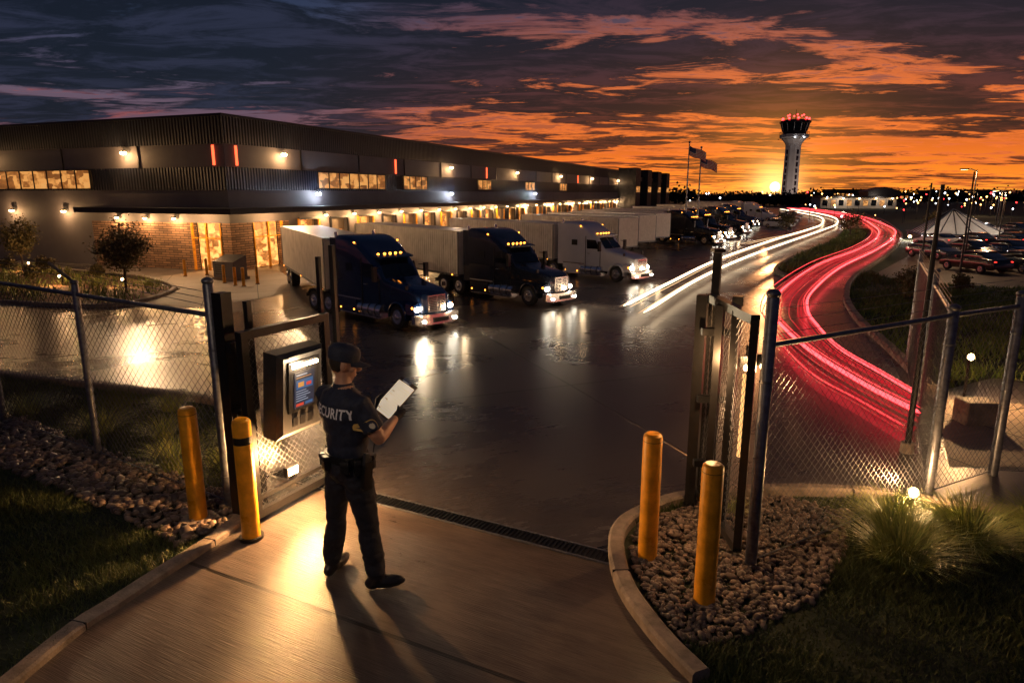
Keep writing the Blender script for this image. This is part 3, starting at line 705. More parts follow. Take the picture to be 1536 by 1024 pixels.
def truck(x,y,hd,col,tr=None,lights=True,s=.5):
    """x,y: point midway between the front wheels; hd heading deg; tr: trailer heading deg"""
    e=empty('semi_truck',(x,y,.006),R(hd),s)
    mk('tractor',TM[col],e)
    if tr is not None: mk('trailer',TR13,e,loc=(-5.3,0,0),rot=R(tr-hd))
    if lights:
        for q in (-1,1):
            light('headlight_beam','SPOT',(1.2,q*.9,.93),160,(1,.76,.45),e,.05,target=(9,q*1.6,-.1),spot=80,blend=1.)
            light('fog_light','POINT',(1.95,q*.95,.8),7,(1,.7,.4),e,.05)
    return e
truck(-2.06,14.53,-44,'blue',-63.2)
truck(.83,17.61,-45,'charcoal',-52)
truck(3.82,22.33,-45,'white',-52)
def trailer(x,y,hd):
    e=empty('semi_trailer',(x,y,.006),R(hd),.5); mk('trailer_body',TR13,e)
trailer(5.1,29.6,-52); trailer(8.1,36.4,-52); trailer(6.6,33.0,-52)
truck(13.2,42.6,-45,'black',-50,True); truck(16.6,49.5,-45,'charcoal',-50,False); truck(11.3,38.6,-45,'black',-50,False)
truck(21.0,60,-42,'blue',-48,False); truck(25.5,67,-42,'white',-48,False); truck(28.5,76,-42,'white',-48,False); truck(31,88,-42,'white',-48,False)

# ---------------------------------------------------------------- cars
def car_mesh(paint,name):
    b=MB()
    S=[(2.2,.72,.35,.62,.08),(2.1,.82,.3,.74,.1),(1.2,.88,.25,.92,.12),(.7,.9,.25,.98,.12),(-1.5,.9,.25,1.02,.12),(-2.1,.85,.3,.98,.12),(-2.25,.75,.38,.8,.1)]
    b.loft([rr(*s) for s in S],paint,True)
    b.loft([rr(.85,.80,.9,.97,.03),rr(.2,.72,.9,1.35,.12),rr(-.2,.7,.9,1.42,.14),rr(-1.0,.7,.9,1.4,.14),rr(-1.75,.78,.9,1.0,.04)],M_glass,True)
    b.loft([rr(.15,.66,1.36,1.40,.02),rr(-.3,.68,1.38,1.46,.03),rr(-1.0,.67,1.36,1.43,.02)],paint,True)
    for s in (-1,1):
        for x in (1.35,-1.4): wheel(b,x,s*.82,.33,.22,s)
        b.ell((2.12,s*.62,.6),(.06,.16,.07),M_chrome,8,5); b.ell((-2.2,s*.62,.8),(.05,.14,.07),M_taill,8,5)
        b.b2((.5,s*.88,.95),(.65,s*1.02,1.07),paint)
    o=b.obj(name,smooth=38); m=o.data; bpy.data.objects.remove(o); return m
CM=[car_mesh(m,'car') for m in (M_blkp,M_char,M_wht,M_blue)]
def car(x,y,hd,i,s=.55): e=empty('parked_car',(x,y,.012),R(hd),s); mk('car_body',CM[i],e)
for k in range(7): car(17.3+k*1.6,25.0+k*.1,100,[0,1,0,3,0,2,1][k])
for k in range(8): car(19.0+k*1.9,30.2+k*.2,-80,[1,0,3,0,2,1,0,3][k])
for k in range(8): car(23.0+k*2.1,36.5+k*.2,100,[2,0,1,0,3,2,1,0][k])
for k in range(5): car(31.5+k*2.4,48.5,-80,[0,2,1,2,3][k])
for k in range(7): car(22.5+k*1.9,57+k*4.2,-50,[2,1,2,0,2,1,2][k])

# ---------------------------------------------------------------- light trails
WA=[(2.63,15.52),(4.53,19.40),(8.47,27.20),(14.93,38.42),(22.0,50.0),(27.3,59.54),(34.5,76),(39.5,93.47),(45.4,115.26)]
WB=[(2.93,14.62),(5.90,20.83),(9.83,27.99),(15.6,37.6),(22.9,49.6),(28.6,59.54),(35.4,74.6),(41,92),(47,115)]
WC=[(12.08,35.59),(15.14,40.00),(18.75,44.93)]
R1=[(4.96,7.71),(4.93,9.06),(5.08,11.15),(5.54,13.67),(5.97,15.18),(7.70,18.75),(11.78,25.50),(17.01,32.77),(22.96,42.33),(29.0,54.06),(39.5,78.58),(47,106.96),(50.46,124.95)]
R2=[(4.43,7.15),(4.41,8.20),(4.37,9.38),(4.71,11.38),(5.3,13.6),(5.75,15.25),(7.45,18.9),(11.5,25.65),(16.7,33),(22.6,42.5),(28.6,54.3),(39,79),(46.5,107)]
R3=[(5.39,8.47),(5.50,9.6),(5.65,11.2),(6.1,13.0),(6.82,15.2),(8.25,18.16),(12.0,24.3),(17.6,32.3),(24.0,42.3),(30.2,54.1),(41.0,80),(49,107),(53,125)]
def trail(name,paths,z,m,r0):
    b=MB()
    for P in paths:
        Q=catmull([(p[0],p[1],z) for p in P],8); N_=len(Q)
        b.tube(Q,[r0*(.25 if i in (0,N_-1) else 1)*(1+.012*max(0,q.y-15)) for i,q in enumerate(Q)],m,6)
    return b.obj(name,smooth=60)
Mw=glow('headlight_trail',(1,.74,.46),5.); Mw2=glow('headlight_trail_soft',(1,.62,.32),1.2)
Mr=glow('taillight_trail',(1,.06,.07),4.2); Mr2=glow('taillight_trail_soft',(1,.02,.035),.5); Mr3=glow('taillight_trail_mid',(1,.05,.06),1.4)
def off(P,d):
    out=[]
    for i,p in enumerate(P):
        a=Vector(P[max(i-1,0)]);c=Vector(P[min(i+1,len(P)-1)]); t=(c-a).normalized(); out.append((p[0]-t.y*d,p[1]+t.x*d))
    return out
trail('headlight_trail',[WA,WB],.28,Mw,.034)
trail('headlight_trail',[off(WA,-.14),off(WA,.1),off(WB,.13),WC,off(WC,-.3)],.25,Mw2,.011)
def lerp(A,B,t): return [(a[0]*(1-t)+c[0]*t,a[1]*(1-t)+c[1]*t) for a,c in zip(A,B)]
trail('taillight_trail',[R1,R3],.26,Mr,.030)
trail('taillight_trail',[R2,lerp(R1,R3,.1),lerp(R1,R3,.9)],.3,Mr3,.012)
trail('taillight_trail',[lerp(R1,R3,t) for t in (.05,.18,.27,.5,.74,.83,.95)]+[lerp(R2,R1,t) for t in (.12,.3,.55,.8)],.2,Mr2,.012)
# translucent sheet of light between the two lamp streaks (red glow on the road, put in as emission)
ms=bpy.data.materials.new('red_road_glow'); ms.use_nodes=True; n_=ms.node_tree; n_.nodes.clear()
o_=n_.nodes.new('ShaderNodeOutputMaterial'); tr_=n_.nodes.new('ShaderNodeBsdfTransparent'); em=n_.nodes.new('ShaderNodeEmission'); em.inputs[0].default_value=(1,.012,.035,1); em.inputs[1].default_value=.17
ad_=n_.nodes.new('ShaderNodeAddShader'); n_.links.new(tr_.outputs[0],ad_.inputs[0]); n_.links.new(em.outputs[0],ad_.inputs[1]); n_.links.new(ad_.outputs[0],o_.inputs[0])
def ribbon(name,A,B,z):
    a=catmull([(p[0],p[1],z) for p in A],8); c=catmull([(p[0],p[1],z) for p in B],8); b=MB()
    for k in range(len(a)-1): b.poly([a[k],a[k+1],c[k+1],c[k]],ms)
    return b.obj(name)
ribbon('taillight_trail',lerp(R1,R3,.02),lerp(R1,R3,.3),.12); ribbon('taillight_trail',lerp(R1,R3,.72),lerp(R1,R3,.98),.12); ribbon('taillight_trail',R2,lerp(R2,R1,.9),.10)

# ---------------------------------------------------------------- control tower
b=MB(); tw=empty('control_tower',(81.1,200,0),R(20))
M_tc=mat('tower_concrete',(.42,.38,.35),.8,0,.15,.5,.2,4)
def oct_(r,z,n=12): return [(r*math.cos(2*math.pi*(j+.5)/n),r*math.sin(2*math.pi*(j+.5)/n),z) for j in range(n)]
b.loft([[(x*s,y*s,z) for x,y in ((-2.0,-1.0),(-1.0,-2.0),(1.0,-2.0),(2.0,-1.0),(2.0,1.0),(1.0,2.0),(-1.0,2.0),(-2.0,1.0))] for z,s in ((0,1.15),(2,1.05),(12,.98),(16.5,.98))],M_tc,True)
for a in range(4):
    q=Matrix.Rotation(a*math.pi/2,3,'Z')
    for z in range(8):
        c=q@Vector((0,-2.06+.008*z,2.2+z*1.75)); b.box(c,(.7,.1,1.2),M_glass,a*math.pi/2)
b.obj('shaft',tw)
b=MB()
b.loft([oct_(2.1,16.2),oct_(2.3,16.9),oct_(3.4,18.2),oct_(3.9,18.5),oct_(3.9,19.3),oct_(3.3,19.4)],M_tc,True)
b.loft([oct_(3.2,19.4),oct_(3.2,20.2)],M_trim,True)
b.loft([oct_(3.3,20.2),oct_(3.9,22.4)],M_glass,True)
b.loft([oct_(4.2,22.4),oct_(4.3,22.9),oct_(3.6,23.3)],M_trim,True)
for j in range(12):
    a=2*math.pi*(j+.5)/12; b.tube([(3.32*math.cos(a),3.32*math.sin(a),20.2),(3.93*math.cos(a),3.93*math.sin(a),22.4)],.09,M_tc,5)
    b.tube([(4.0*math.cos(a),4.0*math.sin(a),18.5),(4.0*math.cos(a),4.0*math.sin(a),19.9)],.05,M_trim,4)
b.loft([oct_(3.98,19.85),oct_(4.02,19.95)],M_trim,False); b.loft([oct_(4.35,18.0),oct_(4.4,18.12)],M_trim,False)
b.obj('cab',tw)
b=MB()
for (x,y,h) in ((0,0,26.2),(1.6,.5,25.2),(-1.8,-.4,24.9),(2.6,-1,24.4),(-.8,1.2,25.3)):
    b.tube([(x,y,23.2),(x,y,h)],[.1,.05],M_trim,6)
for a in range(0,360,40): b.ell((3.6*math.cos(R(a)),3.6*math.sin(R(a)),23.6),(.32,.32,.3),M_redl,8,5)
for a in range(0,360,60): b.ell((2.2*math.cos(R(a)),2.2*math.sin(R(a)),24.6),(.22,.22,.22),M_redl,8,5)
b.ell((0,-3.95,18.3),(.2,.1,.12),M_white,6,4); b.ell((-2.5,-3.2,18.3),(.2,.1,.12),M_white,6,4)
b.obj('antennas_and_beacons',tw)
for (x,y) in ((-9,-12),(6,-13)): light('tower_fill_light','SPOT',(x,y,.6),2600,(1,.80,.70),tw,.3,target=(0,0,11),spot=75,blend=.6)  # spots added to brighten the shaft, without any fixture

# ---------------------------------------------------------------- distant terminal, buildings, lights
tb=empty('terminal_building',(68,136,0),R(-8)); b=MB()
M_tw=mat('terminal_wall',(.4,.36,.33),.6,0,.1,.5)
b.b2((-7,-3,0),(7,3,2.0),M_tw); b.b2((-7.4,-3.4,2.0),(7.4,3.4,2.3),M_trim)
b.b2((2,-2,2.3),(8,3,3.2),M_trim)
b.poly([(1.6,-2.2,3.2),(8.4,-2.2,3.2),(5,-2.2,4.1)],M_trim); b.poly([(8.4,-2.2,3.2),(8.4,3,3.2),(5,3,4.1),(5,-2.2,4.1)],M_trim); b.poly([(1.6,3,3.2),(1.6,-2.2,3.2),(5,-2.2,4.1),(5,3,4.1)],M_trim)
for k in range(9): b.b2((-6.6+k*1.5,-3.03,.5),(-5.7+k*1.5,-3.002,1.6),M_win if k%2 else M_glass)
for k in range(5): b.ell((-6+k*3,-3.5,1.9),(.16,.16,.12),M_warm,6,4)
b.obj('terminal',tb); light('terminal_light','POINT',(-3,-5,2.2),250,(1,.8,.6),tb,.3); light('terminal_light','POINT',(4,-5,2.2),160,(1,.8,.6),tb,.3)
M_dbl=mat('distant_building_wall',(.03,.028,.03),.8)
for i in range(22):
    b=MB(); x=random.uniform(85,330); y=random.uniform(190,330); wx=random.uniform(8,26); h=random.uniform(1.6,4.2)
    b.b2((-wx/2,-4,0),(wx/2,4,h),M_dbl); b.b2((-wx/2-.3,-4.3,h),(wx/2+.3,4.3,h+.25),M_trim)
    k=-wx/2+.6
    while k<wx/2-1.2:
        if random.random()<.5: b.b2((k,-4.03,h*.45),(k+.8,-4.002,h*.72),M_win)
        k+=1.3
    b.obj('distant_building',loc=(x,y,0),rot=random.uniform(-.3,.3))
b=MB()
Mo=glow('city_lamp_orange',(1,.45,.12),9); Mc=glow('city_lamp_white',(.85,.9,1),9)
for i in range(330):
    y=random.uniform(60,330); u=random.uniform(.44,1.0) if i<310 else random.uniform(.26,.4)
    if i>=310: y=random.uniform(150,330)
    x=u*y*.976; h=random.uniform(.6,2.4) if random.random()<.8 else random.uniform(2.4,3.3); r=random.uniform(.0006,.0014)*y
    b.tube([(x,y,0),(x,y,h)],.03,M_trim,3,False); b.ell((x,y,h),(r,r,r),random.choice([Mo,Mo,Mc,Mo,Mc,M_redl]),6,4)
b.obj('city_lights')

# pyramid canopy
pc=empty('pyramid_canopy',(29.0,44,0),R(-15)); b=MB(); M_tent=mat('canopy_panels',(.6,.57,.53),.4,.0,.15,2)
A=[(-2.4,-1.4,.3),(2.4,-1.4,.3),(2.4,1.6,.3),(-2.4,1.6,.3)]; ap=(-.4,0,1.85)
for i in range(4): b.poly([A[i],A[(i+1)%4],ap],M_tent)
for i in range(4):
    b.tube([A[i],ap],.05,M_galv,6); b.tube([A[i],A[(i+1)%4]],.05,M_galv,6); b.tube([(A[i][0],A[i][1],0),A[i]],.06,M_galv,6)
    for t in (.2,.4,.6,.8):
        p=Vector(A[i]).lerp(Vector(A[(i+1)%4]),t)+Vector((0,0,.01)); b.tube([p,Vector(ap)+Vector((0,0,.02))],.028,M_trim,5)
b.ell((-3.6,-3.2,.25),(.1,.1,.08),M_warm,6,4); b.ell((2.6,-3.4,.25),(.1,.1,.08),M_warm,6,4)  # globes made up to go with the added canopy lights
b.obj('canopy_roof',pc)
light('canopy_fill_light','POINT',(-3.6,-3.2,.5),220,(1,.85,.7),pc,.1); light('canopy_fill_light','POINT',(2.6,-3.4,.5),220,(1,.85,.7),pc,.1)  # fill lights added so the canopy panels don't stay dark

def lamp(x,y,h,m=Mo,arm=.5,e=30,hd=180.,r=.035):
    e_=empty('street_lamp',(x,y,0),R(hd)); b=MB()
    b.tube([(0,0,0),(0,0,h*.5),(0,0,h)],[r,r*.8,r*.6],M_trim,8); b.tube([(0,0,0),(0,0,.12)],[r*2.2,r*2],M_kerb,10)
    if arm:
        b.tube([(0,0,h-.05),(arm*.5,0,h+.03),(arm,0,h+.04)],.018,M_trim,6); b.box((arm,0,h+.03),(.3,.12,.05),M_trim); b.box((arm,0,h-.001),(.22,.09,.012),m)
    b.obj('pole',e_)
    if e: light('lamp_light','POINT',(arm,0,h-.12),e,(1,.6,.3) if m is not Mc else (.85,.9,1),e_,.05)
lamp(18.04,26.69,3.75,Mo,.5,300,180); lamp(14.0,20.83,3.5,Mc,.0,0); lamp(9.83,16.06,3.1,Mo,0,0,r=.03); lamp(4.47,7.11,2.95,Mo,0,0,r=.035)
for x,y in ((26,36),(33,46),(40,56),(47,70),(60,88)): lamp(x,y,3.0,random.choice([Mo,Mc]),.5,380,180)
Mred=mat('flag_red',(.35,.02,.025),.7,0,.1); Mwh=mat('flag_white',(.6,.58,.56),.7,0,.1); Mbl=mat('flag_blue',(.02,.03,.12),.7,0,.1)
def flag(x,y,h,s,zf):
    e=empty('flagpole',(x,y,0),R(-20)); b=MB()
    b.tube([(0,0,0),(0,0,h)],[.06,.03],M_galv,8); b.ell((0,0,h+.05),(.07,.07,.07),M_galv,8,5); b.obj('pole',e)
    b=MB(); W,Hh=1.5*s,.85*s; nx,nz=26,13
    def P(i,j):
        u=i/nx; return (.03+u*W,.1*s*math.sin(u*9+j*.15)*(.3+u),zf-.05-Hh+j/nz*Hh-u*.6*s-.05*s*math.sin(u*7))
    for i in range(nx):
        for j in range(nz):
            m=(Mbl if (i<10 and j>=6) else (Mred if j%2==0 else Mwh))
            b.poly([P(i,j),P(i+1,j),P(i+1,j+1),P(i,j+1)],m)
    b.obj('flag_cloth',e)
flag(10.1,39.5,5.65,.62,5.55); flag(11.15,40.8,5.45,.62,5.0)

# ---------------------------------------------------------------- chain link fences
def mesh_panel(b,A,Bp,z0,z1,pitch=.065,r=.0028,m=M_wire):
    A=Vector((A[0],A[1],0)); Bp=Vector((Bp[0],Bp[1],0)); d=Bp-A; W=d.length; d.normalize(); H=z1-z0
    n=Vector((-d.y,d.x,0)); i=b.mid(m)
    k=-H
    while k<W:
        for sg in (0,1):
            t0=max(0,-k); t1=min(H,W-k)
            if t1-t0<.02: continue
            p=[]
            for t in (t0,t1):
                u=k+t if sg==0 else W-(k+t); p.append(A+d*u+Vector((0,0,z0+t))+n*(.0025 if sg else -.0025))
            t=(p[1]-p[0]).normalized(); a=n; c=t.cross(a); kk=len(b.v)
            for q in p:
                for j in range(3): th=j*2.094; b.v.append(tuple(q+(a*math.cos(th)+c*math.sin(th))*r))
            for j in range(3): b.f.append((kk+j,kk+(j+1)%3,kk+3+(j+1)%3,kk+3+j)); b.mi.append(i)
        k+=pitch
def fence(name,pts,h=1.82,posth=None,barb=True,pr=.035,rail=.022,pitch=.085,wr=.0022):
    b=MB(); n=len(pts)
    for i,(x,y) in enumerate(pts):
        ph=posth[i] if posth else h+.06
        rr_=pr*(1.3 if i==0 else 1)
        b.tube([(x,y,0),(x,y,ph-.03),(x,y,ph)],[rr_,rr_,rr_*.5],M_galv,14)
        b.ell((x,y,ph),(rr_*1.2,rr_*1.2,rr_*.8),M_galv,10,6)
        for zz in (.3,.9,1.5): b.tube([(x,y,zz),(x,y,zz+.02)],[rr_*1.12]*2,M_galv,14)
    for i in range(n-1):
        A,C=pts[i],pts[i+1]
        b.tube([(A[0],A[1],h),(C[0],C[1],h)],rail,M_galv,10)
        b.tube([(A[0],A[1],.06),(C[0],C[1],.06)],.006,M_galv,6)
        mesh_panel(b,A,C,.05,h,pitch,wr)
        if barb:
            for q in range(3):
                zz=h+.08+q*.08; b.tube([(A[0]+.0,A[1]+.06*q,zz),(C[0],C[1]+.06*q,zz-.0)],.0025,M_wire,4)
    return b.obj(name,smooth=50)
fence('chain_link_fence',[(-2.64,5.76),(-4.6,6.98),(-6.56,8.2),(-8.6,9.2),(-10.8,10.1),(-13,11)],1.82,[2.12,1.95,1.95,1.95,1.95,1.95],barb=False,pr=.035,wr=.0026,pitch=.095)
fence('chain_link_fence',[(1.87,4.73),(4.01,5.97),(5.0,6.48)],1.78,[2.16,1.85,1.9],barb=True,wr=.002,pitch=.08)
fence('chain_link_fence',[(4.01,5.97),(5.1,8.0),(6.6,10.8)],1.78,[1.85,1.95,1.95],barb=True,pitch=.09)
fence('chain_link_fence',[(5.0,6.48),(7.5,6.2),(10,6.0)],1.85,[1.9,1.95,1.95],barb=True,pitch=.09)
b=MB()
for (x,y,h) in ((-4.6,6.98,1.95),(-6.56,8.2,1.95)): b.tube([(x,y,h),(x-.18,y-.1,h+.22)],.016,M_galv,8)
for q in range(3):
    f=.33*(q+1); b.tube([(-4.6-.18*f,6.98-.1*f,1.95+.22*f),(-6.56-.18*f,8.2-.1*f,1.95+.22*f)],.003,M_wire,4); b.tube([(-2.64,5.76,1.9+.06*q),(-4.6-.18*f,6.98-.1*f,1.95+.22*f)],.003,M_wire,4)
b.obj('barbed_wire_arm')

# ---------------------------------------------------------------- left gate with terminal kiosk
def sq(b,p,q,w,m,w2=None):
    p,q=Vector(p),Vector(q); d=(q-p); t=d.normalized(); up=Vector((0,0,1)) if abs(t.z)<.9 else Vector((.45,.89,0)).normalized()
    a=t.cross(up).normalized(); c=a.cross(t).normalized(); w2=w2 or w; ww,hh=w/2,w2/2
    b.loft([[p+a*ww+c*hh,p-a*ww+c*hh,p-a*ww-c*hh,p+a*ww-c*hh],[q+a*ww+c*hh,q-a*ww+c*hh,q-a*ww-c*hh,q+a*ww-c*hh]],m,True)
ge=empty('security_gate',(0,0,0))
A=Vector((-2.24,5.40,0)); B_=Vector((-1.80,6.27,0)); gd=(B_-A).normalized(); gn=Vector((gd.y,-gd.x,0))
b=MB()
def gp(k,z,o=0.): return A+gd*k+gn*o+Vector((0,0,z))
GL=(B_-A).length
for k in (0,GL): sq(b,gp(k,.08),gp(k,1.74),.07,M_black)
for z in (.11,1.71): sq(b,gp(-.035,z),gp(GL+.035,z),.07,M_black)
sq(b,gp(0,.25),gp(GL,.25),.035,M_black)
mesh_panel(b,gp(0,0),gp(GL,0),.12,1.7,.065,.0019)
b.obj('gate_leaf',ge)
b=MB()
for (x,y,h,w_) in ((-2.44,5.55,2.05,.11),(-2.3,5.72,1.95,.05),(-1.72,6.40,2.38,.045),(-1.92,6.62,2.25,.04)):
    sq(b,(x,y,0),(x,y,h),w_,M_black); b.box((x,y,.02),(w_*2,w_*2,.03),M_black)
for z in (.4,1.0,1.6): b.box((-2.34,5.48,z),(.12,.06,.09),M_black,R(60))
b.obj('gate_posts',ge)
ks=empty('access_control_kiosk',(0,0,0)); b=MB()
kc=A+gd*.42+gn*.13
kr=math.atan2(gd.y,gd.x)
K=Matrix.Translation(Vector((kc.x,kc.y,1.16)))@Matrix.Rotation(kr,4,'Z')@Matrix.Rotation(R(6),4,'X')
b.M=K
b.loft([[(-.27,.1,-.4),(.27,.1,-.4),(.27,.1,.38),(-.27,.1,.38)],[(-.27,-.05,-.4),(.27,-.05,-.4),(.27,-.05,.38),(-.27,-.05,.38)],[(-.23,-.09,-.35),(.23,-.09,-.35),(.23,-.09,.34),(-.23,-.09,.34)]],M_plastic,True)
b.b2((-.18,-.105,-.16),(.18,-.0915,.3),M_black)
Mbar=glow('kiosk_light_bar',(1,.72,.42),14)
b.b2((-.15,-.125,.245),(.15,-.106,.275),Mbar)
Ms0=glow('screen_background',(.015,.03,.07),.6); Ms1=glow('screen_white',(.7,.8,1),.5); Ms2=glow('screen_red',(.85,.06,.03),.7); Ms3=glow('screen_blue',(.03,.16,.4),.6); Ms4=glow('screen_amber',(.9,.4,.08),.7)
b.b2((-.12,-.112,-.13),(.12,-.1055,.2),Ms0)
b.b2((-.10,-.1135,.165),(.03,-.1125,.175),Ms1); b.b2((-.10,-.1135,.145),(.08,-.1125,.15),Ms4)
b.b2((-.10,-.1135,.04),(.10,-.1125,.125),Ms3); b.b2((-.08,-.115,.06),(-.01,-.114,.105),Ms4); b.b2((.02,-.115,.06),(.08,-.114,.09),Ms2)
for k in range(5): b.b2((-.10,-.1135,.02-k*.022),(.02+.05*((k*7)%3)/2,-.1125,.026-k*.022),Ms1)
b.b2((-.10,-.1135,-.115),(-.01,-.1125,-.09),Ms2); b.b2((.01,-.1135,-.115),(.10,-.1125,-.09),Ms3)
b.b2((-.2,-.12,.345),(.2,-.02,.36),M_plastic)
for k in range(3): b.b2((-.12+k*.09,-.1,-.30),(-.06+k*.09,-.0915,-.22),M_trim)
b.M=None
b.obj('kiosk_housing',ks,bevel=.006)
kl=K@Vector((0,-.22,.24)); light('kiosk_light','POINT',kl,20,(1,.68,.38),ks,.04)
fl=gp(.36,.40,.07); b=MB(); b.box(fl,(.14,.05,.09),M_black,kr); b.box(fl+gn*.028,(.11,.006,.065),glow('flood_lens',(1,.62,.3),40),kr); b.obj('flood_lamp',ge)
light('gate_flood_light','POINT',fl+gn*.16+Vector((0,0,.10)),230,(1,.5,.18),ge,.025)
lp=empty('gate_lamp_post',(-3.2,.9,0),R(0)); b=MB()
b.tube([(0,0,0),(0,0,3.9)],[.05,.035],M_black,10); b.tube([(0,0,3.85),(.5,.3,3.95)],.025,M_black,8); b.box((.55,.33,3.94),(.3,.16,.06),M_black,R(30)); b.box((.55,.33,3.905),(.24,.12,.012),M_warm,R(30)); b.obj('post',lp)
light('gate_lamp_post_light','SPOT',(.55,.33,3.86),110,(1,.72,.48),lp,.05,target=(2.9,6.2,0),spot=100,blend=1.)

# ---------------------------------------------------------------- right gate
rg=empty('security_gate',(0,0,0)); b=MB()
for z in (.1,1.95): sq(b,(1.80,4.85,z),(1.78,5.95,z),.07,M_black)
for y in (4.85,5.25,5.6,5.95): sq(b,(1.80-.018*(y-4.85),y,.1),(1.80-.018*(y-4.85),y,1.95),.06,M_black)
mesh_panel(b,(1.80,4.85),(1.78,5.95),.12,1.93,.065,.0019)
b.obj('gate_leaf',rg)
b=MB()
for (x,y,h,w_) in ((1.86,6.05,2.34,.07),(1.66,5.75,2.0,.09),(1.90,5.55,2.02,.08),(1.74,5.5,1.95,.06)):
    sq(b,(x,y,0),(x,y,h),w_,M_black); b.box((x,y,.02),(w_*2,w_*2,.03),M_black)
for z in (.5,1.1,1.7): b.box((1.78,5.62,z),(.3,.06,.06),M_black)
b.box((1.86,6.05,2.36),(.1,.1,.03),M_black)
b.obj('gate_posts',rg)
b=MB()
for (x,y,z) in ((1.93,5.25,1.62),(1.93,5.05,1.6),(1.92,5.38,1.5)):
    b.box((x,y,z),(.06,.05,.09),M_black); b.ell((x+.02,y-.03,z-.05),(.024,.024,.028),M_warm,8,6)
b.box((1.86,5.15,1.1),(.02,.03,.7),glow('strip_lamp',(1,.5,.16),1.6))
b.obj('gate_lamp',rg)
light('gate_lamp_light','POINT',(2.02,5.15,1.5),24,WARM,rg,.03)
light('gate_lamp_light','POINT',(1.6,5.2,1.45),34,WARM,rg,.03)
def spotlamp(x,y,z,e):
    o=empty('landscape_light',(x,y,0)); b=MB(); b.tube([(0,0,0),(0,0,z)],.02,M_black,8); b.tube([(0,0,z),(-.03,-.06,z+.06)],[.04,.055],M_black,12); b.ell((-.035,-.068,z+.066),(.045,.02,.045),M_warm,10,6); b.obj('fixture',o)
    light('landscape_lamp','POINT',(-.05,-.12,z+.14),e,WARM,o,.03)
spotlamp(3.72,5.75,.12,70); spotlamp(6.5,9.2,.55,120)
spotlamp(-14.2,21.0,.25,40); spotlamp(-18.0,25.0,.25,40); spotlamp(-12.0,20.6,.2,30)
b=MB(); b.b2((-.2,-.15,0),(.2,.15,.3),M_kerb); b.obj('concrete_block',loc=(5.9,8.1,.005),bevel=.02)
sheet('sidewalk',[(4.7,6.7),(6.0,9.1),(9.5,8.3),(12,6.9),(9,6.5)],.01,M_walk)

# ---------------------------------------------------------------- guard
ph=R(50); G=Vector((-1.18,4.5,.010))
gu=empty('security_guard',G,ph)
M_shirt=mat('uniform_shirt',(.016,.022,.046),.75,0,.3,30,.4,22)
M_trs=mat('uniform_trousers',(.011,.013,.023),.8,0,.3,30,.4,18)
M_skin=mat('skin',(.5,.27,.17),.5,0,.1,20)
M_boot=mat('boot_leather',(.012,.012,.013),.3,0,.2,30,.2,60)
M_glove=mat('glove',(.02,.02,.022),.7,0,.2,50,.2,90)
M_hair=mat('hair',(.02,.013,.009),.7,0,.3,80)
M_text=mat('reflective_text',(.8,.8,.84),.5,0,.05)
def remesh(b,name,vox,sm):
    o=b.obj(name+'_tmp'); m=o.modifiers.new('r','REMESH'); m.mode='VOXEL'; m.voxel_size=vox; m.use_smooth_shade=True
    s=o.modifiers.new('s','SMOOTH'); s.iterations=sm; s.factor=.5
    dg=bpy.context.evaluated_depsgraph_get(); dg.update(); me=bpy.data.meshes.new_from_object(o.evaluated_get(dg)); bpy.data.objects.remove(o)
    me.name=name; me.materials.clear(); return me
b=MB()
def er(z,a,c,x=0.,y=0.,n=20): return [(x+a*math.cos(2*math.pi*j/n),y+c*math.sin(2*math.pi*j/n),z) for j in range(n)]
b.loft([er(.82,.09,.13,.0),er(.88,.125,.165,0),er(.96,.128,.178,-.005),er(1.04,.122,.168,0),er(1.13,.125,.172,.005),er(1.25,.142,.198,.005),er(1.36,.15,.218,-.005),er(1.44,.128,.215,-.012),er(1.49,.098,.17,-.015),er(1.525,.07,.10,-.012),er(1.56,.058,.062,-.005),er(1.62,.055,.056,.008)],M_shirt)
legs={'L':[(-.0,.10,.90),(-.005,.175,.50),(-.03,.235,.12)],'R':[(0,-.09,.90),(.05,-.135,.50),(.06,-.185,.12)]}
for k,(h,kn,an) in legs.items():
    h,kn,an=map(Vector,(h,kn,an))
    b.tube([h+Vector((0,0,.04)),h.lerp(kn,.35),kn+Vector((0,0,.03)),kn-Vector((0,0,.06)),kn.lerp(an,.45),kn.lerp(an,.85),an],[.1,.104,.08,.077,.083,.072,.067],M_trs,16)
toes={'L':R(18),'R':R(-42)}
for k in 'LR':
    an=Vector(legs[k][2]); t=Vector((math.cos(toes[k]),math.sin(toes[k]),0))
    b.tube([an+Vector((0,0,.06)),an-Vector((0,0,.04)),an-Vector((0,0,.07))],[.054,.056,.055],M_boot,14)
    Q=Matrix.Rotation(toes[k],3,'Z')
    b.ell(Vector((an.x,an.y,.055))+t*.07,(.145,.052,.052),M_boot,16,10,Q); b.ell(Vector((an.x,an.y,.05))-t*.03,(.06,.045,.052),M_boot,14,8,Q)
arms={'R':[(-.012,-.20,1.435),(.05,-.295,1.20),(.335,-.135,1.235)],'L':[(-.012,.20,1.435),(.08,.28,1.19),(.36,.11,1.215)]}
for k,(s,e,w_) in arms.items():
    s,e,w_=map(Vector,(s,e,w_)); m_=s.lerp(e,.72)
    b.tube([s.lerp(Vector((0,0,1.42)),.4),s,s.lerp(e,.35),m_,m_.lerp(e,.02)],[.08,.082,.076,.077,.066],M_shirt,14)
    b.tube([s.lerp(e,.5),e.lerp(s,.12),e,e.lerp(w_,.3),e.lerp(w_,.75),w_],[.05,.051,.049,.051,.038,.031],M_skin,14)
me=remesh(b,'body',.0095,5)
for m_ in (M_shirt,M_trs,M_skin,M_boot,M_glove): me.materials.append(m_)
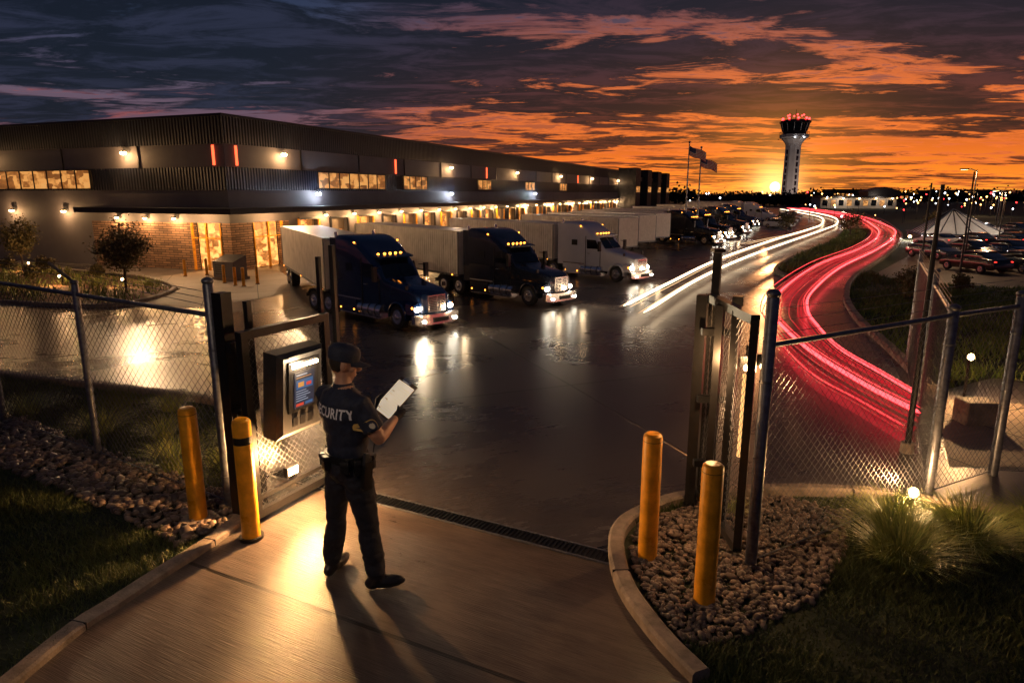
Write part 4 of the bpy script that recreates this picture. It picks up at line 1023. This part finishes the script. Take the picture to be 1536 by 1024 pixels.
def segd(p,a,c):
    a,c=Vector(a),Vector(c); t=max(0,min(1,(p-a).dot(c-a)/(c-a).length_squared)); return (p-(a+(c-a)*t)).length
for v in me.vertices:
    p=v.co; amp=.009 if p.z<1.5 and p.z>.13 else 0
    if p.z>1.0 and min(segd(p,arms[k][1],arms[k][2]) for k in 'LR')<.06: amp=0
    if amp:
        q=noise.noise(Vector((p.x*9,p.y*9,p.z*16)))+.6*noise.noise(Vector((p.x*20+5,p.y*20,p.z*(34 if p.z<.9 else 12))))
        v.co=p+v.normal*amp*q*(1.5 if p.z<.35 or .75<p.z<.95 else 1)
for f in me.polygons:
    p=f.center; mi=0
    if p.z<1.02: mi=1
    if p.z<.10: mi=3
    if p.z>1.05:
        for k in 'LR':
            s,e,w_=map(Vector,arms[k]); m_=s.lerp(e,.74)
            dU=segd(p,m_,e); dF=segd(p,e,w_)
            if min(dU,dF)<.066 and not(segd(p,s,m_)<.09 and (p-s).dot((e-s).normalized())<(m_-s).length+.004): mi=2
    if p.z>1.535 : mi=2
    f.material_index=mi
me.shade_smooth(); mk('body',me,gu)
bvh=BVHTree.FromPolygons([v.co for v in me.vertices],[tuple(f.vertices) for f in me.polygons])
hy=R(-38)
HQ=Matrix.Translation(Vector((.015,0,1.69)))@Matrix.Rotation(hy,4,'Z')@Matrix.Rotation(R(14),4,'Y')
b=MB(); b.M=HQ
b.ell((-.01,0,.02),(.098,.077,.105),M_skin,20,14); b.ell((.03,0,-.045),(.062,.055,.065),M_skin,18,12); b.ell((.055,0,-.085),(.03,.03,.025),M_skin,12,8)
b.tube([(.088,0,.02),(.112,0,-.022),(.095,0,-.032)],[.010,.016,.012],M_skin,8)
b.ell((.085,0,.028),(.018,.06,.010),M_skin,10,6); b.ell((.085,0,-.058),(.014,.026,.006),M_skin,10,6); b.ell((.083,0,-.070),(.013,.022,.006),M_skin,10,6)
for s in (-1,1): b.ell((-.005,s*.08,-.005),(.020,.010,.034),M_skin,10,8); b.ell((.06,s*.045,-.02),(.022,.018,.018),M_skin,10,6)
b.M=None
b.tube([(-.005,0,1.54),(.005,0,1.60),(.012,0,1.66)],[.060,.057,.058],M_skin,16)
hm=remesh(b,'head',.0045,3); hm.materials.append(M_skin); hm.materials.append(M_hair)
inv=HQ.inverted()
for f in hm.polygons:
    p=inv@f.center; f.material_index=1 if (p.x<.0+.25*p.z and p.z>-.055+max(0,(p.x+.03))*1.2 and abs(p.y)<.086 and not (abs(p.y)>.075 and abs(p.x+.005)<.02)) else 0
hm.shade_smooth(); mk('head',hm,gu)
b=MB(); b.M=HQ
for s in (-1,1): b.ell((.083,s*.032,.006),(.008,.013,.008),M_wht,8,6); b.ell((.090,s*.032,.006),(.004,.006,.006),M_black,6,4); b.ell((.088,s*.034,.026),(.006,.018,.004),M_hair,8,4)
b.obj('eyes',gu)
b=MB(); b.M=HQ
rings=[]
for z,a,c,x in ((.03,.109,.088,-.012),(.065,.113,.092,-.014),(.10,.112,.091,-.016),(.125,.095,.078,-.016),(.14,.06,.05,-.018),(.146,.01,.01,-.018)): rings.append([(x+a*math.cos(2*math.pi*j/24),c*math.sin(2*math.pi*j/24),z) for j in range(24)])
b.loft(rings,M_shirt); b.ell((-.018,0,.147),(.012,.012,.006),M_shirt,8,5)
N_=13
rg_=[]
for j in range(N_):
    a=R(-62+124*j/(N_-1)); inner=Vector((-.012+.105*math.cos(a),.086*math.sin(a),.04)); ext=.085*math.cos(a*1.35) if abs(a)<R(66) else 0
    outer=inner+Vector((max(.0,ext),0,-.016-.25*abs(math.sin(a))*.06)); rg_.append([inner,outer,outer-Vector((0,0,.005)),inner-Vector((0,0,.006))])
b.loft(rg_,M_shirt); b.obj('cap',gu,smooth=45)
CQ=Matrix.Translation(Vector((.455,.0,1.335)))@Matrix.Rotation(R(-18),4,'Z')@Matrix.Rotation(R(-42),4,'Y')@Matrix.Rotation(R(14),4,'X')
cbp=empty('clipboard',(0,0,0)); cbp.parent=gu
b=MB(); b.M=CQ; b.b2((-.165,-.115,-.004),(.165,.115,0),mat('clipboard_board',(.12,.07,.04),.5)); b.obj('board',cbp)
b=MB(); b.M=CQ; Mpap=mat('glowing_paper',(.8,.77,.7),.8,0,.12,8,emit=(1,.8,.55),es=.55); b.b2((-.15,-.105,.001),(.135,.105,.004),Mpap)  # light on the page is put in as emission; the sheet is no lamp
Mink=mat('ink',(.2,.2,.23),.8,0,0)
for k in range(12):
    x=-.13+k*.02; b.b2((x,-.085,.0045),(x+.0025,random.uniform(-.02,.08),.0052),Mink)
    if k%4==0: b.b2((x+.006,.05,.0045),(x+.012,.08,.0052),Mink)
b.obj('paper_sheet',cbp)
b=MB(); b.M=CQ; b.b2((.135,-.05,.001),(.165,.05,.014),M_chrome); b.tube([(.15,-.04,.02),(.15,.04,.02)],.008,M_chrome,8); b.obj('clip',cbp)
def hand(side,wr,nm):
    wr=Vector(wr); b=MB()
    base=CQ@Vector((-.07,side*.135,-.016)) ; ins=(CQ.to_3x3()@Vector((0,-side,0))).normalized(); al=(CQ.to_3x3()@Vector((1,0,0))).normalized(); nn=(CQ.to_3x3()@Vector((0,0,1))).normalized()
    palm=base; b.tube([wr,wr.lerp(palm,.35),palm-al*.01,palm+al*.035],[.03,.031,.036,.024],M_glove,12)
    b.ell(palm+al*.01,(.045,.035,.022),M_glove,12,8)
    for i in range(4):
        r0=palm+al*(.045-.024*i)+ins*.005-nn*.008; ln=[.03,.033,.031,.025][i]
        p1=r0+ins*ln-nn*.010; p2=p1+ins*ln*.75+nn*.004; p3=p2+ins*ln*.5+nn*.008
        b.tube([r0-ins*.015,r0,p1,p2,p3],[.010,.0105,.0095,.0085,.006],M_glove,8)
    t0=palm-al*.01+nn*.012; b.tube([t0,t0+al*.03+ins*.012+nn*.018,t0+al*.05+ins*.035+nn*.019],[.014,.012,.008],M_glove,8)
    m_=remesh(b,nm,.0032,2); m_.materials.append(M_glove); m_.shade_smooth(); mk(nm,m_,gu)
hand(-1,arms['R'][2],'right_hand'); hand(1,arms['L'][2],'left_hand')
b=MB()
b.loft([er(1.0,.132,.178,0,0,28),er(1.0,.142,.19,0,0,28),er(1.052,.14,.187,0,0,28),er(1.052,.128,.172,0,0,28)],M_boot,False)
def pouch(a,w_,h_,d_,z=1.02,m=M_boot):
    x,y=.157*math.cos(a),.203*math.sin(a); b.box((x,y,z-h_*.25),(d_,w_,h_),m,a); b.box((x*1.12,y*1.1,z+h_*.12),(.012,w_*1.03,h_*.3),M_glove,a)
for a,w_,h_,d_ in ((-60,.045,.1,.04),(-85,.05,.13,.045),(-112,.045,.11,.04),(-140,.06,.09,.04),(165,.06,.1,.04),(140,.05,.08,.04),(60,.05,.1,.04),(25,.05,.07,.03)): pouch(R(a),w_,h_,d_)
b.box((-.01,-.225,.93),(.07,.045,.2),M_boot,0,R(6)); b.box((-.015,-.23,1.05),(.035,.03,.09),M_plastic,0,R(12)); b.box((.0,.215,.97),(.05,.04,.15),M_plastic); b.tube([(.0,.215,1.05),(.0,.215,1.2)],.005,M_plastic,6)
b.obj('duty_belt',gu,bevel=.006)
b=MB(); b.box((.09,-.15,1.44),(.03,.045,.06),M_plastic,R(-20)); b.tube([(.1,-.15,1.42),(.12,-.16,1.3),(.13,-.16,1.15),(.12,-.14,1.04)],.005,M_plastic,6)
b.box((.135,.07,1.35),(.012,.05,.06),M_chrome); b.box((.05,-.15,1.482),(.1,.045,.012),M_shirt,R(-15),0,R(12)); b.obj('shoulder_microphone',gu)
b=MB(); b.loft([er(1.515,.078,.085,-.006),er(1.56,.066,.07,-.003),er(1.562,.06,.063,-.003),er(1.52,.06,.066,-.006)],M_shirt,False); b.obj('collar',gu,smooth=50)
def project(me_,Mx,direction,offs):
    for v in me_.vertices:
        p=Mx@v.co; h=bvh.ray_cast(p,direction)
        if h[0] is not None: v.co=h[0]-direction*(offs)
        else: v.co=p+direction*.1
d_=Vector((-.12,1,-.15)).normalized()
for (nm,rad,m_,of) in (('patch_border',.044,mat('patch_gold',(.6,.42,.12),.6,0,.1),.002),('patch',.038,mat('patch_navy',(.03,.035,.07),.7,0,.2),.0035),('patch_crest',.018,mat('patch_crest',(.6,.55,.42),.7,0,.3),.005)):
    b=MB(); pts=[]
    for j in range(20):
        a=2*math.pi*j/20; q=1.0 if math.sin(a)>-.2 else 1.25
        pts.append((rad*math.cos(a)*.85,0,rad*math.sin(a)*q))
    c_=(0,0,0); k=b.addv([c_]+pts); i=b.mid(m_)
    for j in range(20): b.f.append((k,k+1+j,k+1+(j+1)%20)); b.mi.append(i)
    o=b.obj(nm,gu); project(o.data,Matrix.Translation(Vector((.018,-.6,1.36))),d_,of)
tcv=bpy.data.curves.new('txt','FONT'); tcv.body='SECURITY'; tcv.size=.1; tcv.align_x='CENTER'; tcv.resolution_u=3; tcv.space_character=1.05; tcv.offset=.0024
to=bpy.data.objects.new('txt',tcv); COL.objects.link(to); dg=bpy.context.evaluated_depsgraph_get(); dg.update()
tm=bpy.data.meshes.new_from_object(to.evaluated_get(dg)); bpy.data.objects.remove(to)
bm=bmesh.new(); bm.from_mesh(tm); bmesh.ops.triangulate(bm,faces=bm.faces[:])
for _ in range(2): bmesh.ops.subdivide_edges(bm,edges=[e for e in bm.edges if e.calc_length()>.014],cuts=1); bmesh.ops.triangulate(bm,faces=bm.faces[:])
bm.to_mesh(tm); bm.free(); tm.materials.clear(); tm.materials.append(M_text)
Mx=Matrix(((0,0,0,-.6),(-.8,0,0,-.02),(0,1,0,1.345),(0,0,0,1)))
project(tm,Mx,Vector((1,0,0)),.004); mk('back_lettering',tm,gu)

sc.cycles.use_light_tree=True
